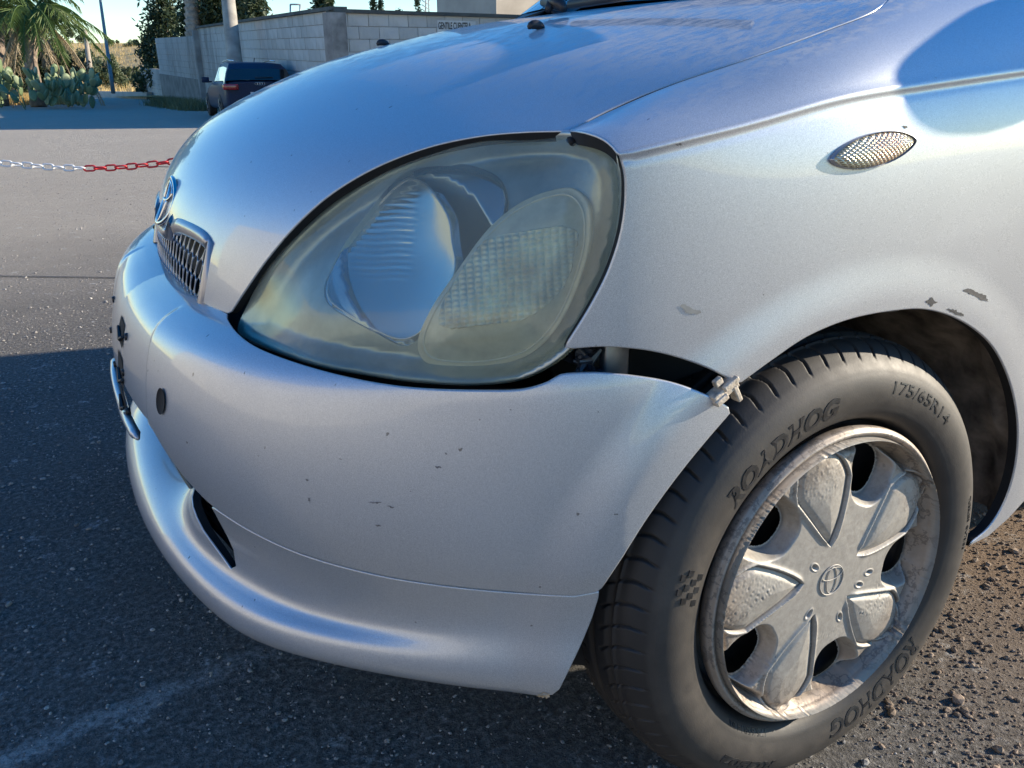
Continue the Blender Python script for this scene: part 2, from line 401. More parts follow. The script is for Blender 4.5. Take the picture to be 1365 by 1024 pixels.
print('fender', len(fender.data.vertices), 'sill', fe_sill[-1], 'gap', fe_gap[[0, -1]])

b_top = inv(S_bump, dense([(301, 425), (309, 438), (324, 453), (347, 467), (430, 496), (530, 517), (640, 523), (700, 521), (732, 511), (748, 501.5), (765, 499.5), (800, 499), (850, 504), (895, 512), (930, 524), (958, 537), (970, 545)], 8), (.43, .02))
b_top = b_top[b_top[:, 1] > .003]
b_arch = inv(S_bump, dense([(972, 551), (945, 582), (905, 631), (862, 690), (827, 745), (801, 784)], 10), b_top[-1])
b_seam = inv(S_bump, dense([(794, 789), (765, 793), (700, 789), (600, 780), (500, 764), (400, 736), (330, 704), (283, 674), (250, 641), (222, 604), (203, 572)], 10), b_arch[-1])
print('bump', b_top[0], b_top[-1], b_arch[-1], b_seam[-1])
t0 = b_seam[-1][0]
b_low = dense(np.array([b_seam[-1], (t0 * .5, b_seam[-1][1] - .002), (0, b_seam[-1][1] - .003)]), .02)[1:]
b_in = dense(np.array([(0.0, 0.0), (b_top[0][0] - .02, 0.0)]), .02, smooth=False)
half = np.concatenate([b_in, b_top, b_arch, b_seam, b_low])
def mirt(a): return np.stack([-a[:, 0], a[:, 1]], 1)
bumper = panel('bumper', S_bump, np.concatenate([half, mirt(half[1:-1])[::-1]]), PAINT, car, step=.007, flip=-1, flange=.014, r=.0022, inner=DARK)
# ---- lower apron with its lip ------------------------------------------
LS = natspl([-.2, .20, .35, .46, .6, .8, 1.0], np.array([
 [(-.112, .312), (-.084, .303), (-.052, .291), (-.024, .274), (-.004, .256), (.003, .235), (-.005, .214), (-.035, .202), (-.09, .20)],
 [(-.112, .312), (-.084, .303), (-.052, .291), (-.024, .274), (-.004, .256), (.003, .235), (-.005, .214), (-.035, .202), (-.09, .20)],
 [(-.010, .372), (-.020, .338), (-.028, .303), (-.022, .274), (-.004, .258), (.002, .238), (-.005, .217), (-.034, .205), (-.09, .202)],
 [(-.010, .372), (-.020, .338), (-.028, .303), (-.022, .274), (-.004, .258), (.002, .238), (-.005, .217), (-.034, .205), (-.09, .202)],
 [(-.007, .372), (-.015, .340), (-.022, .305), (-.018, .278), (-.004, .266), (.001, .246), (-.006, .228), (-.032, .216), (-.09, .212)],
 [(-.005, .375), (-.011, .345), (-.016, .315), (-.015, .290), (-.008, .266), (-.006, .246), (-.012, .226), (-.036, .213), (-.09, .208)],
 [(-.005, .380), (-.010, .350), (-.014, .322), (-.015, .290), (-.013, .260), (-.013, .230), (-.018, .204), (-.042, .189), (-.09, .183)]], float))
lk = np.array([0, .035, .072, .102, .127, .149, .172, .205, .26])
LOP = natspl(lk, np.eye(9))
def S_lip(q):
    shp = q[..., 0].shape; t1 = np.abs(q[..., 0].ravel()); w1 = q[..., 1].ravel()
    oz = np.einsum('nk,nkd->nd', LOP(w1), LS(t1))
    P = BP(t1); T = BP(t1 + 1e-3) - BP(t1 - 1e-3); T /= np.linalg.norm(T, axis=1, keepdims=True); N = np.stack([T[:, 1], -T[:, 0]], 1)
    x = P[:, 0] + N[:, 0] * oz[:, 0]; y = P[:, 1] + N[:, 1] * oz[:, 0]; z = oz[:, 1]
    y = y + flare(x, z) * (np.clip(.812 - y, 0, .035) * .3 + .001)
    return np.stack([x, y * np.where(q[..., 0].ravel() < 0, -1, 1), z], -1).reshape(shp + (3,))
l_arch = inv(S_lip, dense([(798, 791), (786, 828), (768, 870), (752, 903), (744, 919)], 8), (.9, .02))
l_seam = inv(S_lip, dense([(283, 678), (330, 708), (400, 740.5), (500, 768.5), (600, 784.5), (700, 793.5), (765, 797)], 9), (.46, .01))
print('lip', l_arch[0], l_arch[-1], l_seam[0])
t0 = l_seam[0][0]
l_open = dense(np.array([(0, .004), (t0 - .24, .006), (t0 - .17, .035), (t0 - .09, .075), (t0 - .010, .096)]), .02, smooth=False)
l_open2 = dense(np.array([(t0 + .001, .088), (t0 + .001, .04)]), .02, smooth=False)
e_ = l_arch[-1]; l_bot = dense(np.array([e_ + [-.006, .010], e_ + [-.018, .018], e_ + [-.04, .024], e_ + [-.10, .032], (.55, .235), (.3, .24), (0, .24)]), .02)
print('lip end', e_)
half = np.concatenate([l_open, l_open2, l_seam, l_arch, l_bot])
lip = panel('bumper_apron', S_lip, np.concatenate([half, mirt(half[1:-1])[::-1]]), PAINT, car, step=.0095, flip=-1, flange=.012, r=.002, inner=DARK)
# grey backing and intake mesh behind the opening
# ================================================================== HEADLIGHT
def tps(P, v):
    P = np.asarray(P, float) / 100.; v = np.asarray(v, float); n = len(P)
    def K(r2): return np.where(r2 > 0, .5 * r2 * np.log(np.maximum(r2, 1e-12)), 0)
    D = ((P[:, None] - P[None])**2).sum(-1); A = np.zeros((n + 3, n + 3)); A[:n, :n] = K(D) + 1e-4 * np.eye(n); A[:n, n] = 1; A[:n, n+1:] = P; A[n:, :n] = A[:n, n:].T
    c = np.linalg.solve(A, np.concatenate([v, np.zeros(3)]))
    def f(q):
        q = np.asarray(q, float) / 100.; s = q.shape[:-1]; q = q.reshape(-1, 2)
        D = ((q[:, None] - P[None])**2).sum(-1); return (K(D) @ c[:n] + c[n] + q @ c[n+1:]).reshape(s)
    return f
LO = [(317, 441, .36), (332, 402, .362), (358, 355, .395), (400, 306, .43), (450, 265, .465), (510, 229, .505), (580, 200, .54), (650, 184, .58), (720, 176.5, .625), (765, 176, .672),
      (801, 185.5, .715), (824, 208, .745), (832.5, 250, .755), (828, 310, .756), (811, 368, .753), (786, 427, .747), (751, 472, .737), (700, 502, .709), (640, 511, .68), (560, 508, .643), (480, 497, .588), (420, 485, .542), (360, 464, .455), (328, 450, .39)]
GY = natspl([.30, .40, .50, .60, .68, .73, .78], [.555, .532, .50, .452, .388, .33, .25])
def lamp_y(u, v):
    a, b = .35, .80
    for _ in range(30):
        m = (a + b) / 2; P = hit(u, v, 1, m); dz = P[2] - .67
        if P[0] - (GY(m) - .62 * dz - 1.8 * dz * dz) > 0: b = m
        else: a = m
    return (a + b) / 2
IN = [(u, v, lamp_y(u, v)) for u, v in [(470, 380), (560, 350), (650, 330), (730, 330), (600, 260), (520, 440), (640, 430), (700, 250), (410, 420)]]
print('lamp interior', [(a, b, round(float(c), 3)) for a, b, c in IN])
LP_ = LO + IN
LY = tps([(a, b) for a, b, c in LP_], [c for a, b, c in LP_])
def chart(dfun):
    """surface under the lens: parameters are image position/1000, dfun gives how far behind the lens it lies"""
    def S(q):
        px = q * 1000.; return hit(px[..., 0], px[..., 1], 1, LY(px) - dfun(px))
    return S
outline = dense(np.array([(a, b) for a, b, c in LO]), 6, closed=True)
# see-through weathered plastic
def make_lens():
    m, n, l, p = nt('weathered_lens'); out = n['Material Output']
    f = noise(n, l, 7, 5, .6); f2 = noise(n, l, 70, 4, .7); sx_ = n.new('ShaderNodeTexCoord'); sp_ = n.new('ShaderNodeSeparateXYZ'); l.new(sx_.outputs['Object'], sp_.inputs[0]); mr_ = n.new('ShaderNodeMapRange'); mr_.inputs[1].default_value = .52; mr_.inputs[2].default_value = .36; l.new(sp_.outputs[0], mr_.inputs[0]); yellow = math_(n, l, 'MULTIPLY_ADD', noise(n, l, 9, 4, .6), .5, math_(n, l, 'MULTIPLY', mr_.outputs[0], .75))
    l.new(mixc(n, l, yellow, (.33, .385, .35), (.50, .485, .36)), p.inputs['Base Color'])
    p.inputs['Roughness'].default_value = .22; p.inputs['Coat Weight'].default_value = 1.; p.inputs['Coat Roughness'].default_value = .07
    l.new(math_(n, l, 'MULTIPLY_ADD', f2, .10, .08), p.inputs['Roughness'])
    tr = n.new('ShaderNodeBsdfTransparent'); tr.inputs[0].default_value = (.88, .93, .88, 1)
    fac = math_(n, l, 'ADD', ramp(n, l, f, [(.3, (.17, .17, .17)), (.75, (.42, .42, .42))]), math_(n, l, 'MULTIPLY', f2, .10))
    mx = n.new('ShaderNodeMixShader'); l.new(fac, mx.inputs[0]); l.new(tr.outputs[0], mx.inputs[1]); l.new(p.outputs[0], mx.inputs[2]); l.new(mx.outputs[0], out.inputs[0])
    bump(n, l, p, noise(n, l, 900, 2), .06, .0005)
    return m
LENS = make_lens()
BEZ = plain('headlight_bezel', (.40, .46, .46), .34, .6, var=.15, vs_=25)
REFL = plain('reflector_chrome', (.66, .70, .72), .17, .85, var=.05)
DISC = plain('reflector_satin', (.42, .52, .60), .26, .85, var=.08)
TURN = plain('turn_bezel', (.80, .73, .56), .35, .15, var=.12, vs_=60, coat=.6)
RIBM = plain('ribbed_reflector', (.98, .82, .60), .25, .15, var=.3, vs_=45, coat=.4)
hl_ = mk('headlight', [], [], None, car) if False else None
lensS = chart(lambda px: .013 * sstep(17, 2, pdist(px.reshape(-1, 2), outline[::3]).reshape(px.shape[:-1])) * sstep(640, 760, px[..., 0]))
od = outline / 1000.
def edge_d(px): return pdist(px.reshape(-1, 2), outline[::3]).reshape(px.shape[:-1])
def d_bez(px):
    e = edge_d(px); return .004 + .030 * sstep(0, 34, e)
turn_o = dense([(558, 460), (566, 480), (598, 488), (655, 486), (703, 472), (743, 432), (775, 360), (785, 311), (781, 271), (763, 253), (735, 255), (695, 271), (655, 303), (606, 368), (574, 416)], 6, closed=True)
blade_o = dense([(437, 384), (441, 401), (469, 421), (501, 440), (538, 452), (562, 440), (578, 410), (600, 378), (607, 351), (603, 323), (598, 291), (582, 263), (566, 245), (546, 239), (526, 251), (493, 287), (461, 331)], 5, closed=True)
disc_o = dense([(542, 229), (590, 221), (632, 225), (663, 240), (673, 262), (671, 285), (662, 305), (640, 326), (618, 352), (596, 384), (575, 415), (560, 450), (540, 462), (500, 444), (460, 422), (436, 404), (432, 384), (456, 330), (490, 283), (520, 247)], 5, closed=True)
bez = panel('headlight', chart(d_bez), od[::1], BEZ, car, holes=(disc_o / 1000.,), step=.0075, flip=-1, flange=.02, r=.0006)
bez['label'] = 'left headlight behind cloudy yellowed plastic'
def d_disc(px):
    r = np.hypot((px[..., 0] - 560) / 105., (px[..., 1] - 345) / 115.); return .036 + .055 * np.clip(1 - r * r, 0, 1)
panel('reflector_bowl', chart(d_disc), disc_o / 1000., DISC, bez, step=.0065, flip=-1, flange=.004, r=.0005)
def d_blade(px):
    x, y = px[..., 0], px[..., 1]
    r = np.hypot((x - 520) / 90., (y - 345) / 115.)
    left = sstep(560, 545, x + (y - 300) * .10) * sstep(385, 365, y)
    fl = .00022 * (np.sin(y * 2 * np.pi / 8.3 + .6 * np.sin(x * .11)) + .4 * np.sin(y * .37)) * left
    low = .010 * sstep(372, 350, y) * (1 - left)
    return .030 + .022 * np.clip(1 - r * r, 0, 1)**.8 + fl
panel('fluted_reflector', chart(d_blade), blade_o / 1000., REFL, bez, step=.0028, flip=-1, flange=.010, r=.0010)
def d_turn(px):
    e = pdist(px.reshape(-1, 2), turn_o[::2]).reshape(px.shape[:-1]); return .027 - .017 * sstep(0, 42, e)
td = panel('turn_signal_reflector', chart(d_turn), turn_o / 1000., TURN, bez, step=.006, flip=-1, flange=.022, r=.002)
rib_o = dense([(650, 319), (700, 309), (755, 303), (769, 309), (764, 345), (755, 376), (727, 408), (695, 426), (640, 433), (586, 433), (590, 405), (606, 376), (626, 345)], 5, closed=True)
def d_rib(px):
    x, y = px[..., 0], px[..., 1]; c = (x - 583) - (y - 430) * .06
    rb = np.abs(np.sin(c * np.pi / 10.6)); dots = .75 + .25 * np.cos((y + c * .12) * 2 * np.pi / 7.)
    return d_turn(px) - .0012 - .0034 * rb * dots
panel('ribbed_lens', chart(d_rib), rib_o / 1000., RIBM, bez, step=.0020, flip=-1, flange=.003, r=.0004)
panel('lens_cover', lensS, od, LENS, bez, step=.009, flip=-1, flange=.014, r=.0035)
# knurled arc over the bowl
kb = MB(); arc = dense([(552, 228), (590, 219), (634, 223), (666, 239), (675, 262), (672, 286)], 2.6)
SD = chart(lambda px: .031 + 0 * px[..., 0])
for k, a in enumerate(arc):
    P = SD(a[None] / 1000.)[0]; Q = SD((a + [(-1.5, -1.2, -.4)[k % 3] * 0 + 1, 7.5])[None] / 1000.)[0]
    kb.tube([P, Q], .0011, 5)
kb.build('knurled_band', plain('knurl_grey', (.05, .08, .10), .4), bez)
# dark backing behind lamp gaps
def back_d(px): return .16 + 0 * px[..., 0]
hull = np.array([(296, 436), (312, 385), (345, 335), (390, 285), (440, 245), (510, 208), (590, 182), (660, 168), (760, 160), (815, 172), (845, 215), (848, 270), (835, 360), (790, 440), (765, 500), (720, 530), (640, 540), (530, 534), (430, 512), (330, 470)], float)
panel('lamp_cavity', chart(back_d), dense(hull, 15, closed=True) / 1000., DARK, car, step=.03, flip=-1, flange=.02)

def rim_tube(poly, dfun, r, name, mat, off=.002):
    P = chart(lambda px: dfun(px) - off)(np.concatenate([poly, poly[:1]]) / 1000.); return MB().tube(P, r, 6, False).build(name, mat, bez)
rim_tube(blade_o, d_blade, .0012, 'reflector_rim', plain('bright_rim', (.8, .8, .8), .15, .9), .0005)
inner_t = turn_o.mean(0) + (turn_o - turn_o.mean(0)) * .945
rim_tube(inner_t, d_turn, .0011, 'turn_signal_rim', plain('pale_rim', (.75, .72, .62), .3, .3), .0004)
# ================================================================== grille, badge, bumper details
def ell_ring(a, b, n=22):
    t = np.linspace(0, 2 * np.pi, n, endpoint=False); return np.stack([a * np.cos(t), b * np.sin(t)], 1)
# grille mesh: flat web with staggered oval holes, laid 9 mm behind the nose surface
def S_gr(q, off=.009):
    n = normals(S_hood, q); return S_hood(q) - n * off
gs0 = hb[-1][0] + .004
gpoly = np.concatenate([gt, np.array([[gs0, 0.]]), np.array([[gs0, hb[-1][1]]])]); gfull = np.concatenate([gt, MIR(gt[:-1])[::-1], [[gs0, -hb[-1][1]]], [[gs0, hb[-1][1]]]])
cw, ch = .0205, .0335; GV, GF = [], []; n = 16; rows = int((gs0 - .80) / (ch * .5)) + 3
sc = .7 / .30 * .0 + 1
vscale = hb[-1][1] / .277           # parameter v per metre of width near the nose
for r_ in range(-1, 9):
    for c_ in range(-30, 31):
        cy = (c_ + .5 * (r_ % 2)) * cw; cs = gs0 - .012 - r_ * ch * .78
        # hexagonal cell boundary around oval hole
        hexa = np.array([(0, -.52), (.5, -.26), (.5, .26), (0, .52), (-.5, .26), (-.5, -.26)]) * [cw, ch]
        cell = dense(np.concatenate([hexa, hexa[:1]]), .0035, smooth=False)[:-1]
        m = len(cell); ang = np.arctan2(cell[:, 1] / ch, cell[:, 0] / cw)
        inner = np.stack([np.cos(ang) * cw * .445, np.sin(ang) * ch * .45], 1)
        ctr = np.array([cs, cy * vscale])
        if not inpoly(np.array([ctr]), gfull)[0]: continue
        base = len(GV)
        for ring, dz in ((cell, 0), (inner * 1.06, 0.0), (inner, .0008), (inner, .0014)):
            q = np.stack([cs + ring[:, 1], (cy + ring[:, 0]) * vscale], 1)
            GV += S_gr(q, .006 + dz).tolist()
        for k in range(3):
            for i in range(m):
                j = (i + 1) % m; GF.append((base + k*m + i, base + k*m + j, base + (k+1)*m + j, base + (k+1)*m + i))
gr = mk('grille', GV, GF, LOUVRE, car); gr['label'] = 'silver grille of oval holes'
q = []
SS = np.linspace(.815, gs0 + .006, 10); VV = np.linspace(-hb[-1][1] - .01, hb[-1][1] + .01, 41)
Q = np.array([(s, v) for s in SS for v in VV]); F = [(i*41 + j, i*41 + j + 1, (i+1)*41 + j + 1, (i+1)*41 + j) for i in range(9) for j in range(40)]
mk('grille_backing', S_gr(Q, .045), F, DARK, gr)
# trim round the opening
trim = np.concatenate([gt[:-1], MIR(gt)[::-1]]); TR = S_gr(trim, .001)
tb = MB()
nv, ns = [], []
NT = normals(S_hood, trim)
prof = [(-.003, -.004), (-.002, .002), (.008, .004), (.017, -.001), (.019, -.008)]
tq = np.concatenate([[[gs0, hb[-1][1] - .004]], trim, [[gs0, -hb[-1][1] + .004]]]); PQ = S_hood(tq); NQ = normals(S_hood, tq); TQ = np.gradient(PQ, axis=0); TQ /= np.linalg.norm(TQ, axis=1, keepdims=True); OQ = np.cross(TQ, NQ)
cg = S_hood(np.array([[gs0 - .04, 0]]))[0]; OQ *= np.sign(((cg - PQ) * OQ).sum(1, keepdims=True)); V = []
for p_, n_, o_ in zip(PQ, NQ, OQ):
    for a, b in prof: V.append(p_ + o_ * a + n_ * b)
m = len(prof); F = [(i*m + k, i*m + k + 1, (i+1)*m + k + 1, (i+1)*m + k) for i in range(len(PQ)-1) for k in range(m-1)]
mk('grille_surround', V, F, GREYTRIM, gr)
# badge: raised oval ring with three crossing ovals
bc = inv(S_hood, [(222, 268)], (.80, .02))[0]; bc[1] = 0.0
P0 = S_hood(bc[None])[0]; N0 = normals(S_hood, bc[None])[0]; Yv = np.array([0, 1., 0]); Uv = np.cross(N0, Yv); Uv *= np.sign(Uv[2])
def badge(P0, Yv, Uv, N0, R, thick, name, mat, parent, bulge=.0, rx=1.35):
    b = MB()
    t = np.linspace(0, 2 * np.pi, 49)
    def E_(cx, cy, ax, ay): return np.array([P0 + Yv * (cx + ax * math.cos(k)) + Uv * (cy + ay * math.sin(k)) + N0 * (thick * .7 - bulge * ((cx + ax * math.cos(k)) / (R * rx))**2) for k in t])
    b.tube(E_(0, 0, R * rx, R), thick, 8, False)
    b.tube(E_(0, R * .42, R * .88, R * .40), thick * .8, 6, False)
    b.tube(E_(0, -.02 * R, R * .42, R * .90), thick * .8, 6, False)
    return b.build(name, mat, parent)
badge(P0, Yv, Uv, N0 , .036, .0034, 'hood_badge', CHROME, hood, .006)
# washer nozzles
for u, v in ((715, 40), (536, 61)):
    q = inv(S_hood, [(715, 40)], (.25, .25))[0]; q[1] *= (1 if u > 600 else -1)
    P = S_hood(q[None])[0]; N = normals(S_hood, q[None])[0]; b = MB(); pts = []
    for k in range(9):
        th = k / 8 * math.pi; pts.append(P + np.array([math.cos(th) * .011, 0, 0]) + N * (math.sin(th) * .0065 + .0005))
    b.tube(pts, [.002, .004, .0052, .006, .006, .006, .0052, .004, .002], 10); b.build('washer_nozzle', BLACK, hood)
# tow hook cap hole and licence plate bracket remains
def on_b(u, v, off=0., g=(.2, .15)):
    q = inv(S_bump, [(u, v)], g); return S_bump(q)[0] + normals(S_bump, q, flip=-1)[0] * off, normals(S_bump, q, flip=-1)[0], q[0]
P, N, q = on_b(216, 535)
A = np.cross(N, [0, 0, 1.]); A /= np.linalg.norm(A); B = np.cross(N, A)
V = [P + N * .001]; F = []
for k in range(24): t = k / 24 * 2 * math.pi; V.append(P + N * .0008 + A * math.cos(t) * .0125 + B * math.sin(t) * .0145)
for k in range(24): t = k / 24 * 2 * math.pi; V.append(P + N * .0022 + A * math.cos(t) * .0145 + B * math.sin(t) * .0165)
F = [(0, 1 + k, 1 + (k + 1) % 24) for k in range(24)] + [(1 + k, 25 + k, 25 + (k + 1) % 24, 1 + (k + 1) % 24) for k in range(24)]
mk('tow_hole', V, F, DARK, bumper)
pb = MB()
def yz(y, z, dx=.004):
    t = float(TY(abs(y))); ww = (.56 - z) if False else None
    # find w for the height
    w = np.interp(-z, -BS(t)[:, 1], wk); P = S_bump(np.array([[t if y >= 0 else -t, w]]))[0]; return P + np.array([dx, 0, 0])
for z in (.505, .455, .395):
    for y in (-.13, .115):
        MB().tube([yz(y, z, -.004), yz(y, z, .003)], [.006, .005], 10).build('plate_screw', BLACK, bumper)
for z0, z1, y0 in ((.515, .488, .085), (.470, .43, .105), (.42, .388, .10)):
    P_ = [yz(y0, z0, .0015), yz(y0 - .05, z0 + .004, .0015), yz(y0 - .055, z1, .0015), yz(y0 + .012, z1 - .004, .0015)]
    mk('plate_slot', P_, [(0, 1, 2, 3)], DARK, bumper)
br = MB()
for z0, y0 in ((.500, .095), (.445, .118), (.40, .11)):
    a = yz(y0, z0, .003); MB().tube([a, a + [.002, -.02, -.008], a + [.001, -.05, .004]], [.002, .004, .002], 6).build('plate_bracket', BLACK, bumper, smooth=False)
# raised moulding under the plate
ml = [yz(y, .372 + .012 * sstep(.0, .14, abs(y)), .004) for y in np.linspace(-.20, .20, 40)]
MB().tube(ml, np.concatenate([[.003, .005], np.full(36, .0075), [.005, .003]]), 10).build('plate_moulding', PAINT, bumper)
# intake grille bars and dark structure behind
ib = MB()
for k, z in enumerate((.275, .295, .315)):
    ib.tube([np.array([float(BP(abs(t))[0]) - .06, float(BP(abs(t))[1]) * (1 if t > 0 else -1), z]) for t in np.linspace(-.46, .46, 31)], .004, 6)
ib.build('intake_grille', BLACK, bumper)
db = MB()
db.v = []; V = []; tt = np.linspace(-.98, .98, 61)
for t in tt:
    p = BP(abs(t)) ; d = .10 if abs(t) < .8 else .10 - .02 * (abs(t) - .8) / .18
    for z in (.20, .30, .42, .545): V.append((p[0] - d * .9, (p[1] - d * .55 * min(1, abs(t) / .5)) * (1 if t > 0 else -1), z))
F = [(i*4 + k, i*4 + k + 1, (i+1)*4 + k + 1, (i+1)*4 + k) for i in range(60) for k in range(3)]
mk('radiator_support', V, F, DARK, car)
# fender-to-bumper gap: dark inner wall, crumpled wiring, bracket and broken clip
gm = MB(); gm.v = []
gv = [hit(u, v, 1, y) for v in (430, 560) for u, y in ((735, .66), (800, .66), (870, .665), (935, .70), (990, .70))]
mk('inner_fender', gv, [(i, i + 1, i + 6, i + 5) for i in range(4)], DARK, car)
a = hit(815, 462, 1, .715); b = hit(822, 503, 1, .735)
MB().box((a + b) / 2, (.030, .012, .055)).build('headlight_bracket', plain('bracket_metal', (.25, .27, .30), .4, .8, var=.3), car, bevel=.003)
wr = MB(); rr = random.Random(3)
for k in range(12):
    c = hit(778 + rr.uniform(-14, 26), 480 + rr.uniform(-10, 14), 1, .725 + rr.uniform(-.01, .008)); pts = [c + np.array([rr.uniform(-.012, .012), rr.uniform(-.006, .006), rr.uniform(-.010, .010)]) for _ in range(4)]
    wr.tube(pts, [.002, .005, .006, .002], 6)
wr.build('wiring_tape', plain('taped_wiring', (.02, .025, .035), .3, var=.5), car, smooth=False)
cl = MB(); c0 = hit(963, 520, 1, .800)
Rz = np.array([[.86, 0, .5], [0, 1, 0], [-.5, 0, .86]])
cl.box(c0, (.032, .014, .010), Rz); cl.box(c0 + [-.004, .006, .008], (.020, .006, .006), Rz); cl.box(c0 + [.006, .005, -.007], (.016, .008, .007), Rz); cl.box(c0 + [-.014, .002, -.004], (.006, .012, .020), Rz); cl.box(c0 + [.008, .001, .010], (.010, .006, .008), Rz)
cl.build('broken_clip', plain('yellowed_clip', (.50, .43, .34), .5, var=.4, vs_=160, bmp=.5, bs=300), bumper, smooth=False, bevel=.0015)
# side turn lamp
def lampside():
    V, F = [], []; nu, nv = 40, 16
    c = inv(S_fend, [(1160, 200)], (.04, -.05))[0]
    a = S_fend(inv(S_fend, [(1107, 213)], c))[0]; b = S_fend(inv(S_fend, [(1217, 188)], c))[0]
    ce = (a + b) / 2; X = (a - b) / np.linalg.norm(a - b); N = normals(S_fend, c[None], flip=-1)[0]; Z = np.cross(N, X); Z *= np.sign(Z[2]); L = np.linalg.norm(a - b) / 2
    for i in range(nv + 1):
        th = i / nv * math.pi / 2
        for k in range(nu):
            ph = 2 * math.pi * k / nu; V.append(ce + X * L * math.cos(ph) * math.cos(th) + Z * .0158 * math.sin(ph) * abs(math.sin(ph))**.3 * math.cos(th) + N * (.0105 * math.sin(th)))
    F = [(i*nu + k, i*nu + (k+1) % nu, (i+1)*nu + (k+1) % nu, (i+1)*nu + k) for i in range(nv) for k in range(nu)]
    return V, F, ce, X, Z, N, L
V, F, ce, X, Z, N, L = lampside()
m, n, l, p = nt('side_lamp_lens')
tc = n.new('ShaderNodeTexCoord'); 
sp = n.new('ShaderNodeSeparateXYZ'); l.new(tc.outputs['Object'], sp.inputs[0])
def wv(a, b, f):
    s_ = math_(n, l, 'ADD', math_(n, l, 'MULTIPLY', sp.outputs[0], a * f), math_(n, l, 'MULTIPLY', sp.outputs[2], b * f)); return math_(n, l, 'ABSOLUTE', math_(n, l, 'SINE', s_))
hgt = math_(n, l, 'MULTIPLY', wv(1, 1.6, 480), wv(1, -1.6, 480))
ctr = n.new('ShaderNodeVectorMath'); ctr.operation = 'DISTANCE'; l.new(tc.outputs['Object'], ctr.inputs[0]); ctr.inputs[1].default_value = tuple(ce - X * .012 + N * .01)
amb = ramp(n, l, ctr.outputs['Value'], [(.012, (.62, .24, .10)), (.030, (.50, .42, .24))])
l.new(mixc(n, l, hgt, (.72, .68, .52), amb), p.inputs['Base Color']); p.inputs['Roughness'].default_value = .2; p.inputs['Coat Weight'].default_value = 1; p.inputs['Metallic'].default_value = .35
bump(n, l, p, hgt, .8, .0015)
sl = mk('side_turn_signal', V, F, m, fender); sl['label'] = 'small oval side turn signal'
V = []; nu = 40
for sc_, o in ((1.0, .0045), (1.03, .0035), (1.045, .0015), (1.045, -.003)):
    for k in range(nu): ph = 2 * math.pi * k / nu; V.append(ce + X * L * sc_ * math.cos(ph) + Z * (.0158 * sc_) * math.sin(ph) * abs(math.sin(ph))**.3 + N * o)
F = [(i*nu + k, i*nu + (k+1) % nu, (i+1)*nu + (k+1) % nu, (i+1)*nu + k) for i in range(3) for k in range(nu)]
mk('lamp_gasket', V, F, GREYTRIM, sl)

a = S_hood(hsd[-1:])[0]; b = S_fend(fe_lamp[:1])[0]; d_ = (b - a) / np.linalg.norm(b - a)
MB().tube([a - d_ * .012 - [0, 0, .011], (a + b) / 2 - [0, 0, .010], b + d_ * .012 - [0, 0, .012]], .0035, 8).build('corner_gap_filler', DARK, car)  # dark tube added so the corner gap reads as shade, not bright lens
# chipped and scraped paint
CHB = plain('worn_primer', (.19, .18, .18), .6, var=.4, vs_=300)
CH = plain('bare_primer', (.045, .045, .048), .6, var=.5, vs_=300); CH2 = plain('bare_plastic', (.50, .42, .30), .6, var=.2)
def chip(S, g, flip, pts, mat, parent):
    q = inv(S, dense(np.array(pts, float), 2.0, closed=True, smooth=False), g); rg = np.random.default_rng(len(pts)); q = q + rg.normal(size=q.shape) * .0006
    P = S(q) + normals(S, q, flip=flip) * .0005; c = P.mean(0); n = len(P); o = mk('paint_chip', np.concatenate([P, c[None]]), [(i, (i + 1) % n, n) for i in range(n)], mat, parent, smooth=False)
chip(S_fend, (-.15, -.2), -1, [(1283, 386), (1292, 385), (1302, 390), (1314, 395), (1317, 402), (1308, 400), (1300, 394), (1290, 391)], CH, fender)
chip(S_fend, (-.1, -.2), -1, [(1233, 401), (1239, 399), (1242, 396), (1244, 401), (1249, 403), (1243, 406), (1240, 409), (1238, 405)], CH, fender)
chip(S_fend, (-.12, -.22), -1, [(1262, 411), (1272, 413), (1284, 419), (1283, 422), (1270, 417)], CH, fender)
chip(S_fend, (.2, -.14), -1, [(907, 405), (914, 407), (922, 412), (934, 416), (932, 419), (924, 416), (921, 420), (913, 414)], plain('scuff_grey', (.30, .29, .26), .5, var=.3), fender)
chip(S_fend, (.0, -.03), -1, [(1202, 168), (1208, 168), (1209, 172), (1204, 172)], CH, fender)
chip(S_lip, (.9, .15), -1, [(717, 926), (724, 922), (733, 924), (733, 929), (724, 933), (716, 931)], CH2, lip)
for (u, v, a_, b_) in ((455, 612, 3, 1), (585, 622, 6, 1), (500, 670, 12, 1), (520, 675, 8, 1), (413, 667, 2, 4), (505, 700, 5, 1), (345, 608, 2, 1), (410, 640, 3, 2), (595, 605, 2, 2), (640, 560, 1.5, 1.5), (250, 590, 2, 2), (548, 655, 2, 1)):
    chip(S_bump, inv(S_bump, [(u, v)], (.6, .15))[0], -1, [(u - a_ * .8, v - b_ * .8), (u, v - b_), (u + a_ * .8, v + b_ * .3), (u + a_ * .2, v + b_ * .7)], CHB, bumper)
